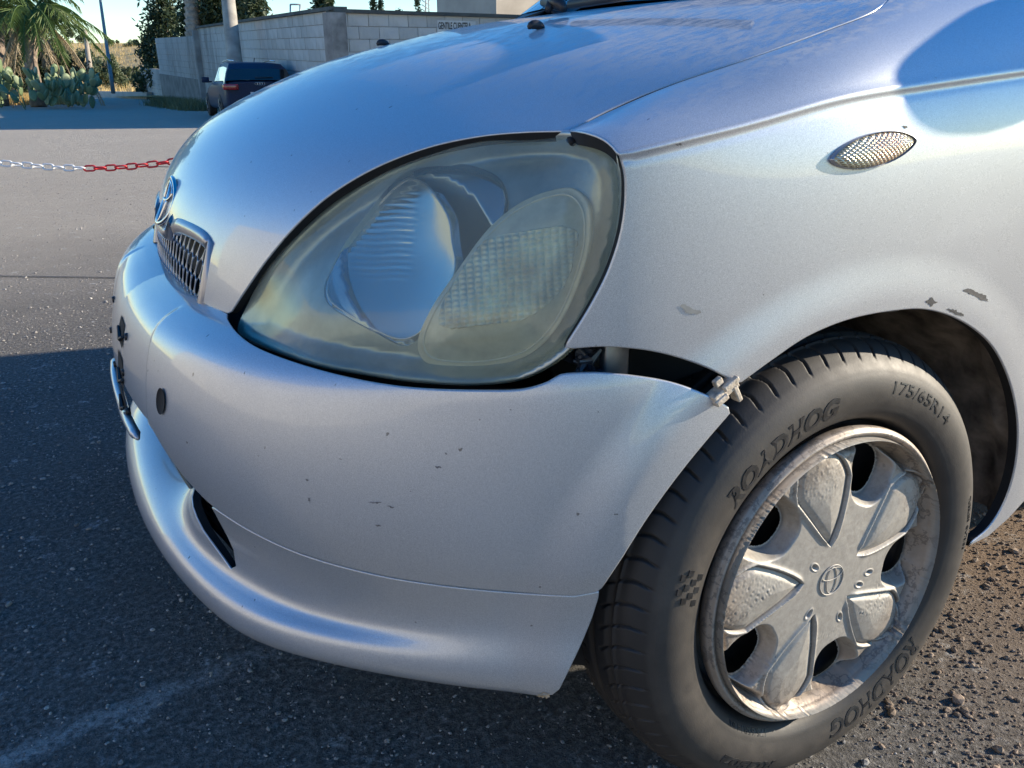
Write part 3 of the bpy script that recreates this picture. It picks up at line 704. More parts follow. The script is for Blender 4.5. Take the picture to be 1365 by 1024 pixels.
# ================================================================== WHEEL
def rubber():
    m, n, l, p = nt('dusty_rubber')
    tc = n.new('ShaderNodeTexCoord'); sp = n.new('ShaderNodeSeparateXYZ'); l.new(tc.outputs['Object'], sp.inputs[0])
    rr = math_(n, l, 'SQRT', math_(n, l, 'ADD', math_(n, l, 'MULTIPLY', sp.outputs[0], sp.outputs[0]), math_(n, l, 'MULTIPLY', sp.outputs[2], sp.outputs[2])))
    side = ramp(n, l, rr, [(.0, (0, 0, 0)), (.205, (.35, .35, .35)), (.222, (1, 1, 1)), (.264, (1, 1, 1)), (.270, (.22, .22, .22)), (.292, (.42, .42, .42))])
    n1 = noise(n, l, 9, 6, .62); n2 = noise(n, l, 60, 5, .65)
    f = math_(n, l, 'MULTIPLY', side, ramp(n, l, n1, [(.28, (.35, .35, .35)), (.62, (1, 1, 1))]))
    f = math_(n, l, 'MULTIPLY', f, ramp(n, l, n2, [(.25, (.55, .55, .55)), (.7, (1, 1, 1))]))
    l.new(mixc(n, l, f, (.014, .014, .015), (.072, .062, .052)), p.inputs['Base Color'])
    l.new(math_(n, l, 'MULTIPLY_ADD', n2, .25, .48), p.inputs['Roughness'])
    bump(n, l, p, math_(n, l, 'ADD', noise(n, l, 500, 3), n2), .14, .001)
    return m
RUB = rubber(); RUBT = plain('rubber_lettering', (.022, .022, .023), .42, var=.5, vs_=120)
OUT = np.array([(.186, -.034), (.1915, -.028), (.1955, -.013), (.2005, -.002), (.208, .0042), (.221, .0090), (.236, .0105), (.250, .0080), (.262, .0020), (.271, -.0055), (.2785, -.0135), (.284, -.022), (.2873, -.033)])
SIDE = natspl(OUT[:, 0], OUT[:, 1])
def make_wheel():
    hub = MB()
    V, F = [], []; na = 64
    prof = [(.0, -.035), (.05, -.034), (.09, -.048), (.15, -.050), (.172, -.050), (.178, -.040), (.187, -.034), (.190, -.036)]
    for r_, y in prof:
        for k in range(na): a = 2 * math.pi * k / na; V.append((r_ * math.cos(a), y, r_ * math.sin(a)))
    F = [(i*na + k, i*na + (k+1) % na, (i+1)*na + (k+1) % na, (i+1)*na + k) for i in range(len(prof)-1) for k in range(na)]
    wheel = mk('wheel', V, F, plain('black_steel_rim', (.02, .02, .021), .5, .3, var=.5), car)
    # tyre
    na = 68 * 24
    sec = [(r_, y) for r_, y in OUT]
    W = -.150  # other shoulder mirrored about the mid plane
    mid = -.072
    tread = [(.2888 + .0022 * math.sin(math.pi * t), -.030 + (2 * (mid + .030)) * t) for t in np.linspace(.04, .96, 36)]
    inner = [(r_, 2 * mid - y) for r_, y in OUT[::-1]]
    for k in range(len(sec)): pass
    fine = dense(np.array(sec), .0035); full = np.array(fine.tolist() + tread + inner)
    a = np.linspace(0, 2 * np.pi, na, endpoint=False); A, R = np.meshgrid(a, full[:, 0]); Yy = np.repeat(full[:, 1][:, None], na, 1)
    isT = None
    ph = (A * 68 / (2 * np.pi) + np.clip((-.016 - Yy), 0, 1) * 14 + .25 * np.sin(Yy * 60)) % 1.0
    zone = sstep(.2695, .2740, R)
    lat = np.exp(-((ph - .5) / .052)**4) * zone * np.where(np.abs(Yy - mid) > .016, 1, 0)
    circ = sum(np.exp(-((Yy - c) / .0042)**4) for c in (mid, mid + .031, mid - .031))
    R2 = R - .0058 * np.maximum(lat * (.55 + .45 * sstep(.274, .285, R)), circ * (R > .2865))
    # tiny ribs near the shoulder and rings on the sidewall
    R2 = R2 - .0
    Y2 = Yy + np.where(Yy > mid, 1, -1) * (-.0016 * lat * sstep(.289, .280, R) + .0007 * np.exp(-((R - .2672) / .0012)**2) + .0006 * np.exp(-((R - .2115) / .0012)**2) - .0004 * np.exp(-((R - .248) / .0008)**2) + .0004 * np.exp(-((R - .2075) / .0007)**2) + .0004 * np.exp(-((R - .2592) / .0007)**2))
    V = np.stack([R2 * np.cos(A), Y2, R2 * np.sin(A)], -1).reshape(-1, 3); nr = len(full)
    # slight flattening on the ground
    i0 = np.arange(nr - 1)[:, None] * na + np.arange(na)[None]; i1 = np.arange(nr - 1)[:, None] * na + (np.arange(na)[None] + 1) % na
    F = np.stack([i0, i1, i1 + na, i0 + na], -1).reshape(-1, 4)
    tyre = mk('tyre', V, F, RUB, wheel)
    return wheel, tyre
wheel, tyre = make_wheel()
# lettering moulded on the sidewall
def arc_text(parts, name='tyre_lettering', mat=None):
    for txt, r0, h, a0, a1, bold, shear in parts:
        V, F = [], []
        cu = bpy.data.curves.new('t', 'FONT'); cu.body = txt; cu.size = 1.0; cu.shear = shear; cu.offset = bold; cu.extrude = .03; cu.resolution_u = 3
        ob = bpy.data.objects.new('t', cu); COL.objects.link(ob); dg = bpy.context.evaluated_depsgraph_get(); me = bpy.data.meshes.new_from_object(ob.evaluated_get(dg))
        v = np.array([tuple(p.co) for p in me.vertices]); f = [tuple(p.vertices) for p in me.polygons]
        bpy.data.objects.remove(ob); bpy.data.curves.remove(cu); bpy.data.meshes.remove(me)
        lo, hi = v.min(0), v.max(0); tx = (v[:, 0] - lo[0]) / (hi[0] - lo[0]); ty = (v[:, 1] - lo[1]) / (hi[1] - lo[1])
        r_ = r0 + ty * h; a = np.radians(a0 + (a1 - a0) * tx)
        y = SIDE(r_) + .0002 + np.where(v[:, 2] > 0, .0005, -.001)
        k = len(V); V += np.stack([r_ * np.cos(a), y, r_ * np.sin(a)], 1).tolist(); F += [tuple(i + k for i in q) for q in f]
        mk(name, V, F, mat or RUBT, wheel, smooth=False)
arc_text([('ROADHOG', .2150, .0245, 39.5, 83.3, .038, .25), ('175/65R14', .2330, .0140, 104.5, 134.5, .0, 0),
          ('RG502', .2385, .0125, -73, -49.5, .03, .1), ('175/65R14', .2020, .0070, -66, -50, 0, 0), ('DOT', .2025, .0065, -48.5, -44.5, 0, 0),
          ('SAFETY WARNING SERIOUS INJURY MAY RESULT FROM EXPLOSION', .1985, .0028, 52, 86, 0, 0),
          ('EXPLOSION OF TYRE RIM ASSEMBLY DUE TO UNDERINFLATION', .1945, .0028, 54, 86, 0, 0),
          ('TUBELESS  OUTSIDE', .2430, .006, 168, 186, 0, 0), ('ROADHOG', .2150, .0245, 219, 264, .02, .25)])
ck = MB()
for i in range(5):
    for j in range(4):
        if (i + j) % 2: continue
        a = math.radians(11 + i * 1.9 + j * .5); r_ = .222 + j * .0075; y = float(SIDE(r_))
        R3 = np.array([[math.cos(a), 0, -math.sin(a)], [0, 1, 0], [math.sin(a), 0, math.cos(a)]])
        ck.box((r_ * math.cos(a), y + .0002, r_ * math.sin(a)), (.0068, .0014, .0070), R3)
ck.build('tyre_chequer', RUBT, wheel, smooth=False)
# hubcap: one relief sheet with five openings
def hubcap():
    na, nr = 760, 170
    r = np.concatenate([np.linspace(0.0005, .186, nr - 8), [.1875, .1888, .1898, .1904, .1904, .1898, .188, .184]])
    th = np.linspace(0, 2 * np.pi, na, endpoint=False); T, R = np.meshgrid(th, r)
    X, Z = R * np.cos(T), R * np.sin(T)
    h = .004 - .006 * (R / .17)**2
    # outer band rises to a lip
    band = sstep(.158, .180, R); h = h * (1 - band) + band * (.0045)
    h += .003 * np.exp(-((R - .1845) / .004)**2) - .006 * np.exp(-((R - .172) / .006)**2)
    hole = np.zeros_like(R, bool); deep = np.zeros_like(R)
    for k in range(5):
        ap = math.radians(7 + 72 * k); skew = (R - .11) * -2.2
        d = (T - ap - skew * .35 + np.pi) % (2 * np.pi) - np.pi; v = d * R
        hw = np.where(R > .132, .0425 * np.sqrt(np.clip(1 - ((R - .132) / .045)**2, 0, 1)), .0425 * np.clip((R - .046) / .086, 0, 1)**.80)
        s = np.where(hw > 1e-4, 1 - np.abs(v) / np.maximum(hw, 1e-4), -1)
        dist = s * hw                                                   # metres inside the pad border
        inside = (dist > 0) & (R < .177)
        dome = np.clip(dist, 0, .03) / .03
        h += np.where(inside, -.0040 * sstep(0, .003, dist) + .0065 * np.sqrt(np.clip(dome, 0, 1)) * sstep(.002, .012, dist) + .002 * sstep(.05, .09, R), 0)
        out = np.clip(-dist, 0, .1)
        h += np.where(~inside & (R > .045) & (R < .178), .0028 * np.exp(-(out / .0035)**2) * sstep(.045, .06, R), 0)
        # opening between the arms
        ah = math.radians(7 + 36 + 72 * k); dh = (T - ah - skew * .35 + np.pi) % (2 * np.pi) - np.pi
        vr = (R - .136) / .0320; vt = dh * R / (.0310 + .20 * (R - .139)); q = (np.abs(vr)**2.6 + np.abs(vt)**2.6)**(1 / 2.6)
        slot = np.clip(1 - ((R - .1645) / .0045)**2, 0, 1) * (np.abs(dh - math.radians(3)) < math.radians(21))
        deep = np.maximum(deep, np.maximum(sstep(1.30, .98, q), slot * .0)); hole |= (q < .93)
        deep = np.maximum(deep, .95 * np.exp(-((R - .1665) / .0042)**2) * sstep(math.radians(30), math.radians(20), np.abs(dh)))
    h = h - .020 * deep
    for r0, a0 in ((.0395, 40), (.0685, -171), (.057, -156), (.064, -112), (.0486, -49)):
        a0 = math.radians(a0); cx, cz = r0 * math.cos(a0), r0 * math.sin(a0); dx, dz = X - cx, Z - cz
        ra = (dx * math.cos(a0) + dz * math.sin(a0)) / .0065; ta = (-dx * math.sin(a0) + dz * math.cos(a0)) / .0038; e = ra**2 + ta**2
        h += .0014 * np.exp(-((np.sqrt(e) - 1.05) / .3)**2) - .0035 * np.exp(-e * 1.6)
    # damage: scraped, lumpy old paint
    def lump(X, Z, f, s): 
        v = 0
        rg = np.random.default_rng(s)
        for k in range(7):
            a = rg.uniform(0, 6.28); kx, kz = f * math.cos(a), f * math.sin(a); v = v + np.sin(X * kx + Z * kz + rg.uniform(0, 6.28)) * np.cos((X * kz - Z * kx) * .73 + k)
        return v / 4
    sc = lump(X, Z, 320, 4) * lump(X, Z, 900, 5); msk = sstep(.1, .5, lump(X, Z, 48, 8) + .45 * sstep(.09, .17, R)) * sstep(.05, .1, R)
    h += .0011 * msk * sc
    y = h.copy(); k = nr - 8
    for j, dy in enumerate((.0, -.0008, -.002, -.004, -.008, -.012, -.016, -.018)): y[k + j] = y[k - 1] * 0 + .0045 + dy
    V = np.stack([X, y, Z], -1).reshape(-1, 3)
    i0 = np.arange(len(r) - 1)[:, None] * na + np.arange(na)[None]; i1 = np.arange(len(r) - 1)[:, None] * na + (np.arange(na)[None] + 1) % na
    F = np.stack([i0, i1, i1 + na, i0 + na], -1).reshape(-1, 4); hf = hole.reshape(-1)[F].all(1); F = F[~hf]
    return V, F
m, n, l, p = nt('scuffed_silver_hubcap')
n1 = noise(n, l, 22, 6, .65); n2 = noise(n, l, 130, 5, .7); n3 = noise(n, l, 9, 4, .6)
tc = n.new('ShaderNodeTexCoord'); sp = n.new('ShaderNodeSeparateXYZ'); l.new(tc.outputs['Object'], sp.inputs[0])
rr = math_(n, l, 'SQRT', math_(n, l, 'ADD', math_(n, l, 'MULTIPLY', sp.outputs[0], sp.outputs[0]), math_(n, l, 'MULTIPLY', sp.outputs[2], sp.outputs[2])))
rim = ramp(n, l, rr, [(.125, (0, 0, 0)), (.178, (.75, .75, .75))])
base = ramp(n, l, n2, [(.3, (.30, .28, .25)), (.7, (.41, .385, .34))])
c = mixc(n, l, math_(n, l, 'MULTIPLY', rim, ramp(n, l, n3, [(.3, (.3, .3, .3)), (.6, (1, 1, 1))])), base, (.31, .22, .15))
edge = ramp(n, l, n1, [(.465, (0, 0, 0)), (.480, (1, 1, 1)), (.505, (1, 1, 1)), (.520, (0, 0, 0))])
edge = math_(n, l, 'MULTIPLY', edge, math_(n, l, 'MULTIPLY_ADD', rim, .8, .12))
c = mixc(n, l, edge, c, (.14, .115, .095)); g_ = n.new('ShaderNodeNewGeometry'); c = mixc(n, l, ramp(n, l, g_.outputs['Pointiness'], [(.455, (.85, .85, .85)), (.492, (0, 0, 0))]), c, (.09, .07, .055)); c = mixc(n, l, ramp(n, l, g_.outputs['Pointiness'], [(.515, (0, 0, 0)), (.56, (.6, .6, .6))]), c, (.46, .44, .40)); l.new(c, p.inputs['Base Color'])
p.inputs['Metallic'].default_value = .25; l.new(math_(n, l, 'MULTIPLY_ADD', n2, .25, .42), p.inputs['Roughness'])
bump(n, l, p, math_(n, l, 'ADD', math_(n, l, 'MULTIPLY', n1, .9), math_(n, l, 'MULTIPLY', n2, .3)), .28, .0015)
HUBM = m
V, F = hubcap(); hubc = mk('hubcap', V, F, HUBM, wheel); hubc['label'] = 'scraped silver hubcap with five teardrop pads'
badge(np.array([0, .0042, 0]), np.array([-1., 0, 0]), np.array([0, 0, 1.]), np.array([0, 1., 0]), .0195, .0007, 'hubcap_badge', HUBM, wheel, 0, rx=1.0) 
R_ = Matrix.Rotation(math.radians(2.1118), 4, 'X')
wheel.matrix_local = Matrix.Translation((0, .80, .2905)) @ R_
def dup(o, parent, M=None):
    c = o.copy(); COL.objects.link(c); c.parent = parent
    if M is not None: c.matrix_local = M
    for ch in o.children: dup(ch, c)
    return c
FL = Matrix.Rotation(math.pi, 4, 'Z')
dup(wheel, car, Matrix.Translation((-2.37, .80, .2905))); dup(wheel, car, Matrix.Translation((0, -.80, .2905)) @ FL); dup(wheel, car, Matrix.Translation((-2.37, -.80, .2905)) @ FL)
# ---- arch liner -----------------------------------------------------
LIN = plain('muddy_liner', (.17, .145, .12), .7, var=.75, vs_=26, bmp=1., bs=45)
m = LIN; nn_, ll_ = m.node_tree.nodes, m.node_tree.links
V, F = [], []; na, nw = 70, 18
for i in range(na + 1):
    a = math.radians(-2 + i / na * 182 )
    for k in range(nw + 1):
        t = k / nw; y = .790 - .28 * t; R0 = .338 + .022 * sstep(0, .12, t) + .006 * math.sin(a * 9 + t * 7) + .004 * math.sin(a * 23 + t * 19)
        if k == 0: R0 = .349
        V.append((R0 * math.cos(math.pi - a) if False else -R0 * math.cos(a) - .004, y, R0 * math.sin(a) + .285))
F = [(i*(nw+1) + k, i*(nw+1) + k + 1, (i+1)*(nw+1) + k + 1, (i+1)*(nw+1) + k) for i in range(na) for k in range(nw)]
F = [f for f in F if (lambda p: not (p[0] > .14 and p[2] > .30 and p[2] < .60) and p[0] < .30)(np.mean([V[i] for i in f], axis=0))]
mk('arch_liner', V, F, LIN, fender)
# back wall of the wheel house
MB().box((-.04, .50, .38), (.76, .01, .52)).build('wheel_house', DARK, car)

V = []
for a in np.radians(np.linspace(52, 100, 24)):
    for r_, y in ((.337, .796), (.329, .790), (.325, .780)): V.append((r_ * math.cos(a) - .004, y, r_ * math.sin(a) + .285))
mk('liner_lip', V, [(i*3 + k, i*3 + k + 1, (i+1)*3 + k + 1, (i+1)*3 + k) for i in range(23) for k in range(2)], plain('grey_lip', (.22, .21, .20), .6, var=.5, vs_=90), fender)
# ================================================================== rest of the car (outside the frame, throws the shadows)
st = [(-.75, .27, .805, .90, .735), (-1.4, .26, .82, .93, .74), (-2.1, .27, .82, .955, .74), (-2.75, .30, .79, .97, .70), (-2.90, .36, .70, .95, .62)]
V = []
for x, zb, hw, zt, ht in st:
    half = [(0, zb), (hw - .08, zb), (hw - .02, zb + .08), (hw, .50), (hw + .006, .68), (hw - .015, zt - .05), (ht, zt)]
    V += [(x, y, z) for y, z in half] + [(x, -y, z) for y, z in half[::-1][:-1]]
m = 13; F = [(i*m + k, i*m + (k+1) % m, (i+1)*m + (k+1) % m, (i+1)*m + k) for i in range(4) for k in range(m)] + [list(range(4*m, 5*m))]
mk('rear_body', V, F, PAINT, car, smooth=False)
GL = plain('tinted_glass', (.02, .03, .035), .03, 0, coat=1, spec=.8)
# greenhouse
gs = [(-.62, .70, .965, .62, .985), (-.98, .705, .965, .565, 1.39), (-1.2, .71, .97, .565, 1.455), (-1.9, .71, .975, .56, 1.46), (-2.55, .69, .98, .54, 1.40), (-2.85, .64, .97, .56, 1.0)]
V = []
for x, hb_, zb, ht, zt in gs: V += [(x, hb_, zb), (x, ht, zt), (x, ht * .6, zt + .035), (x, 0, zt + .045), (x, -ht * .6, zt + .035), (x, -ht, zt), (x, -hb_, zb)]
F = []; 
for i in range(5):
    for k in range(6): F.append((i*7 + k, i*7 + k + 1, (i+1)*7 + k + 1, (i+1)*7 + k))
fm = [0 if (k in (0, 5) or i in (0, 4)) else 1 for i in range(5) for k in range(6)]
mk('cabin', V, F, None, car, mats=[GL, PAINT], fm=fm)
# cowl, windscreen foot and wiper
rr_ = S_hood(np.concatenate([hr, hsd[:2]])); rr_ = np.concatenate([[S_hood(np.array([[hr[0][0], 0.]]))[0]], rr_])
cow = []
for p_ in rr_: cow.append(p_ + [-.004, 0, -.004])
WB = lambda y: -.075 - .56 * (abs(y) / .7)**2.0
for p_ in rr_: cow.append(np.array([WB(p_[1]), p_[1], .962 + .004 * (1 - abs(p_[1]) / .7)]))
k = len(rr_); full = cow + [(a[0], -a[1], a[2]) for a in cow]
F = [(i, i + 1, k + i + 1, k + i) for i in range(k - 1)] + [(2*k + i, 2*k + k + i, 2*k + k + i + 1, 2*k + i + 1) for i in range(k - 1)]
mk('cowl', full, F, BLACK, car)
ws = []
for p_ in rr_: ws.append(np.array([WB(p_[1]) - .002, p_[1] * .985, .964 + .004 * (1 - abs(p_[1]) / .7)]))
for p_ in rr_: ws.append(np.array([-.78 - .18 * (abs(p_[1]) / .7)**2, p_[1] * .80, 1.40]))
full = ws + [(a[0], -a[1], a[2]) for a in ws]
mk('windscreen', full, F, GL, car)
wb_ = MB(); a = hit(722, 14, 1, .16); wb_.tube([a + [0, .02, 0], a + [-.02, .0, .015], a + [-.06, -.05, .03], a + [-.10, -.12, .05]], [.006, .009, .010, .006], 8)
wb_.tube([a + [-.01, .05, .0], a + [-.015, .02, .012], a + [-.02, -.03, .014]], [.006, .013, .006], 7)
b = hit(760, 6, 1, .25); wb_.tube([b, b + [-.03, .14, .006], b + [-.06, .3, .01]], .007, 8)
wb_.build('wiper', BLACK, car)
# engine bay floor so nothing shows through
MB().box((.15, 0, .45), (.7, .95, .02)).build('engine_bay', DARK, car)
# door mirror, housing shape taken from the shadow it throws on the wing
sh = [(1341, 0), (1285, 44), (1236, 83), (1224, 107), (1231, 131), (1250, 170), (1265, 181), (1324, 176), (1365, 151)]
ts = np.array(TO_SUN); pts = []
for u, v in sh:
    P = S_fend(inv(S_fend, [(u, v)], (-.1, -.03)))[0]; kk = (-.60 - P[0]) / ts[0]; pts.append(P + ts * kk)
pts = np.array(pts); print('mirror', pts.round(3).tolist())
# ================================================================== GROUND
_p = math.radians(22.2); UPG = MC @ np.array([0, math.cos(_p), -math.sin(_p)]); UPG /= np.linalg.norm(UPG)
def at(u, v, d): return CAM + ray(u, v) * d                 # a point seen at (u, v), d metres along the view axis
def gnd(u, v): return hit(u, v, 2, 0.0)
def ground_mat():
    m, n, l, p = nt('worn_asphalt')
    co = 'Object'
    fine = noise(n, l, 230, 4, .7, co); grit = noise(n, l, 90, 5, .75, co); mid = noise(n, l, 5, 6, .65, co); big = noise(n, l, .55, 5, .6, co)
    vt = n.new('ShaderNodeTexVoronoi'); vt.inputs['Scale'].default_value = 120; tc = n.new('ShaderNodeTexCoord'); l.new(tc.outputs['Object'], vt.inputs['Vector'])
    c = ramp(n, l, grit, [(.36, (.055, .054, .052)), (.5, (.16, .152, .14)), (.64, (.38, .36, .33))])
    c = mixc(n, l, ramp(n, l, vt.outputs['Distance'], [(.0, (.9, .9, .9)), (.25, (0, 0, 0))]), c, (.19, .18, .165))
    c = mixc(n, l, ramp(n, l, mid, [(.35, (0, 0, 0)), (.7, (.55, .55, .55))]), c, (.19, .175, .155))
    c = mixc(n, l, ramp(n, l, big, [(.42, (0, 0, 0)), (.62, (.6, .6, .6))]), c, (.085, .082, .08))
    sp = n.new('ShaderNodeSeparateXYZ'); l.new(tc.outputs['Object'], sp.inputs[0])
    X, Y = sp.outputs[0], sp.outputs[1]
    # ground paler away from the car: sunlit brightness put into the colour
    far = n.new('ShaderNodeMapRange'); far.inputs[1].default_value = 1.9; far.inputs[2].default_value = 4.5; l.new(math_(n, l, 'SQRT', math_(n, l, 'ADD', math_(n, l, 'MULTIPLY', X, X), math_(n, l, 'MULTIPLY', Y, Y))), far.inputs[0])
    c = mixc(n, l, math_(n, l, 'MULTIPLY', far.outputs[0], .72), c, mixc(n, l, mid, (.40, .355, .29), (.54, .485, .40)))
    # brown soil on the unpaved strip behind the wheel
    s1 = math_(n, l, 'MULTIPLY_ADD', X, -1.0, math_(n, l, 'MULTIPLY', big, .5)); soil = n.new('ShaderNodeMapRange'); soil.inputs[1].default_value = .40; soil.inputs[2].default_value = .95; l.new(s1, soil.inputs[0])
    near = n.new('ShaderNodeMapRange'); near.inputs[1].default_value = -3.; near.inputs[2].default_value = -1.5; l.new(Y, near.inputs[0])
    c = mixc(n, l, math_(n, l, 'MULTIPLY', math_(n, l, 'MULTIPLY', soil.outputs[0], near.outputs[0]), .85), c, mixc(n, l, mid, (.20, .135, .09), (.42, .30, .20)))
    # a streak of spilled pale dust
    ln = math_(n, l, 'ADD', math_(n, l, 'MULTIPLY_ADD', X, -.16, Y), math_(n, l, 'MULTIPLY', noise(n, l, 14, 5, .7, co), .09))
    d = math_(n, l, 'ABSOLUTE', math_(n, l, 'SUBTRACT', ln, .185)); st = n.new('ShaderNodeMapRange'); st.inputs[1].default_value = .030; st.inputs[2].default_value = .0; l.new(d, st.inputs[0])
    ok = n.new('ShaderNodeMapRange'); ok.inputs[1].default_value = .45; ok.inputs[2].default_value = .75; l.new(X, ok.inputs[0])
    k = math_(n, l, 'MULTIPLY', math_(n, l, 'MULTIPLY', st.outputs[0], ok.outputs[0]), ramp(n, l, grit, [(.35, (.1, .1, .1)), (.6, (1, 1, 1))]))
    sp2 = noise(n, l, 11, 5, .7, co); k = math_(n, l, 'MAXIMUM', k, math_(n, l, 'MULTIPLY', ramp(n, l, sp2, [(.60, (0, 0, 0)), (.68, (.9, .9, .9))]), ramp(n, l, grit, [(.4, (0, 0, 0)), (.6, (1, 1, 1))])))
    c = mixc(n, l, math_(n, l, 'MULTIPLY', k, .95), c, (.60, .59, .56))
    l.new(c, p.inputs['Base Color']); p.inputs['Roughness'].default_value = .92; p.inputs['Specular IOR Level'].default_value = .25
    h = math_(n, l, 'ADD', math_(n, l, 'MULTIPLY', grit, 1.0), math_(n, l, 'ADD', math_(n, l, 'MULTIPLY', fine, .5), math_(n, l, 'MULTIPLY', mid, 1.2)))
    bump(n, l, p, h, 1.0, .016)
    return m
ROAD = ground_mat()
def sheet(name, xs, ys, zf, mat):
    X, Y = np.meshgrid(xs, ys); Z = zf(X, Y); V = np.stack([X, Y, Z], -1).reshape(-1, 3); w = len(xs)
    F = [(j*w + i, j*w + i + 1, (j+1)*w + i + 1, (j+1)*w + i) for j in range(len(ys)-1) for i in range(w-1)]
    return tag(mk(name, V, F, mat), kind='structure')
xs = np.concatenate([np.linspace(-900, -30, 14), np.linspace(-20, -2, 10), np.linspace(-1.5, 2.5, 9), np.linspace(4, 30, 10), np.linspace(60, 900, 10)])
ys = np.concatenate([np.linspace(-1500, -60, 14), np.linspace(-50, -2, 20), np.linspace(-1.5, 2.5, 9), np.linspace(4, 30, 8), np.linspace(60, 400, 6)])
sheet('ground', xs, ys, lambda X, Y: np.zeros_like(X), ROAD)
# gravel
def rock(rg):
    t = (1 + 5**.5) / 2
    v = np.array([(-1, t, 0), (1, t, 0), (-1, -t, 0), (1, -t, 0), (0, -1, t), (0, 1, t), (0, -1, -t), (0, 1, -t), (t, 0, -1), (t, 0, 1), (-t, 0, -1), (-t, 0, 1)]) / 1.9
    f = [(0, 11, 5), (0, 5, 1), (0, 1, 7), (0, 7, 10), (0, 10, 11), (1, 5, 9), (5, 11, 4), (11, 10, 2), (10, 7, 6), (7, 1, 8), (3, 9, 4), (3, 4, 2), (3, 2, 6), (3, 6, 8), (3, 8, 9), (4, 9, 5), (2, 4, 11), (6, 2, 10), (8, 6, 7), (9, 8, 1)]
    return v * rg.uniform(.7, 1.2, (12, 3)) * rg.uniform(.6, 1.15, 3), np.array(f)
def gravel(name, pts, sizes, mat):
    V, F, k = [], [], 0
    kinds = [rock(RNG) for _ in range(14)]
    for (x, y), s in zip(pts, sizes):
        v, f = kinds[RNG.integers(14)]; a = RNG.uniform(0, 6.28); c, s_ = math.cos(a), math.sin(a)
        v = v @ np.array([[c, s_, 0], [-s_, c, 0], [0, 0, 1]]) * s * np.array([1, 1, .7]); V.append(v + [x, y, s * .22]); F.append(f + k); k += 12
    return tag(mk(name, np.concatenate(V), np.concatenate(F), mat, smooth=False), kind='stuff')
def stone_mat():
    m, n, l, p = nt('pebble'); f = noise(n, l, 18, 3, .6); g = noise(n, l, 300, 4, .6)
    l.new(mixc(n, l, g, ramp(n, l, f, [(.3, (.12, .12, .12)), (.5, (.28, .27, .25)), (.64, (.58, .56, .52))]), (.24, .22, .20)), p.inputs['Base Color']); p.inputs['Roughness'].default_value = .9
    bump(n, l, p, g, .5, .002); return m
STONE = stone_mat()
N_ = 34000
P = np.stack([RNG.uniform(-.2, 1.7, N_), RNG.uniform(-2.3, 1.0, N_)], 1); S_ = RNG.lognormal(-6.65, .55, N_); _n = 16000; P = np.concatenate([P, np.stack([RNG.uniform(-2.5, 3.5, _n), -2.3 - 7 * RNG.random(_n)**1.4], 1)]); S_ = np.concatenate([S_, RNG.lognormal(-6.1, .5, _n)]); gv_ = gravel('gravel', P, np.clip(S_, .0005, .009), STONE)
tag(gv_, 'small pale grit scattered over the dark asphalt in front of the bumper', 'gravel')
N_ = 30000
P = np.stack([RNG.uniform(-1.7, -.12, N_), RNG.uniform(.1, 1.3, N_)], 1); keep = RNG.random(N_) < sstep(.2, -.35, P[:, 0] + .0) * .9 + .25
P = P[keep]; S_ = RNG.lognormal(-6.35, .6, len(P)); gv2 = gravel('gravel', P, np.clip(S_, .001, .014), plain('soil_clod', (.24, .18, .13), .95, var=.5, vs_=40, bmp=.5, bs=200))
tag(gv2, 'brown soil clods and gravel behind the front wheel', 'gravel')
# ================================================================== MIRROR
mp = np.array([(.872, 1.076), (.930, 1.080), (.966, 1.076), (.982, 1.066), (.986, 1.045), (.983, 1.012), (.976, .995), (.955, .973), (.92, .969), (.875, .975), (.842, .99), (.83, 1.02), (.842, 1.058)])
mo = dense(mp, .01, closed=True); V = []; c = mo.mean(0); 
for x, s in ((-.63, .90), (-.625, .97), (-.61, 1.0), (-.585, .99), (-.56, .93), (-.54, .80), (-.528, .55), (-.523, .2)):
    for q in mo: V.append((x, c[0] + (q[0] - c[0]) * s, c[1] + (q[1] - c[1]) * s))
m = len(mo); F = [(i*m + k, i*m + (k+1) % m, (i+1)*m + (k+1) % m, (i+1)*m + k) for i in range(7) for k in range(m)] + [list(range(m)), list(range(7*m, 8*m))]
mk('door_mirror', V, F, PAINT, car)
MB().tube([(-.57, .87, .985), (-.52, .80, .965), (-.50, .74, .945)], [.02, .025, .035], 8).build('mirror_arm', BLACK, car)
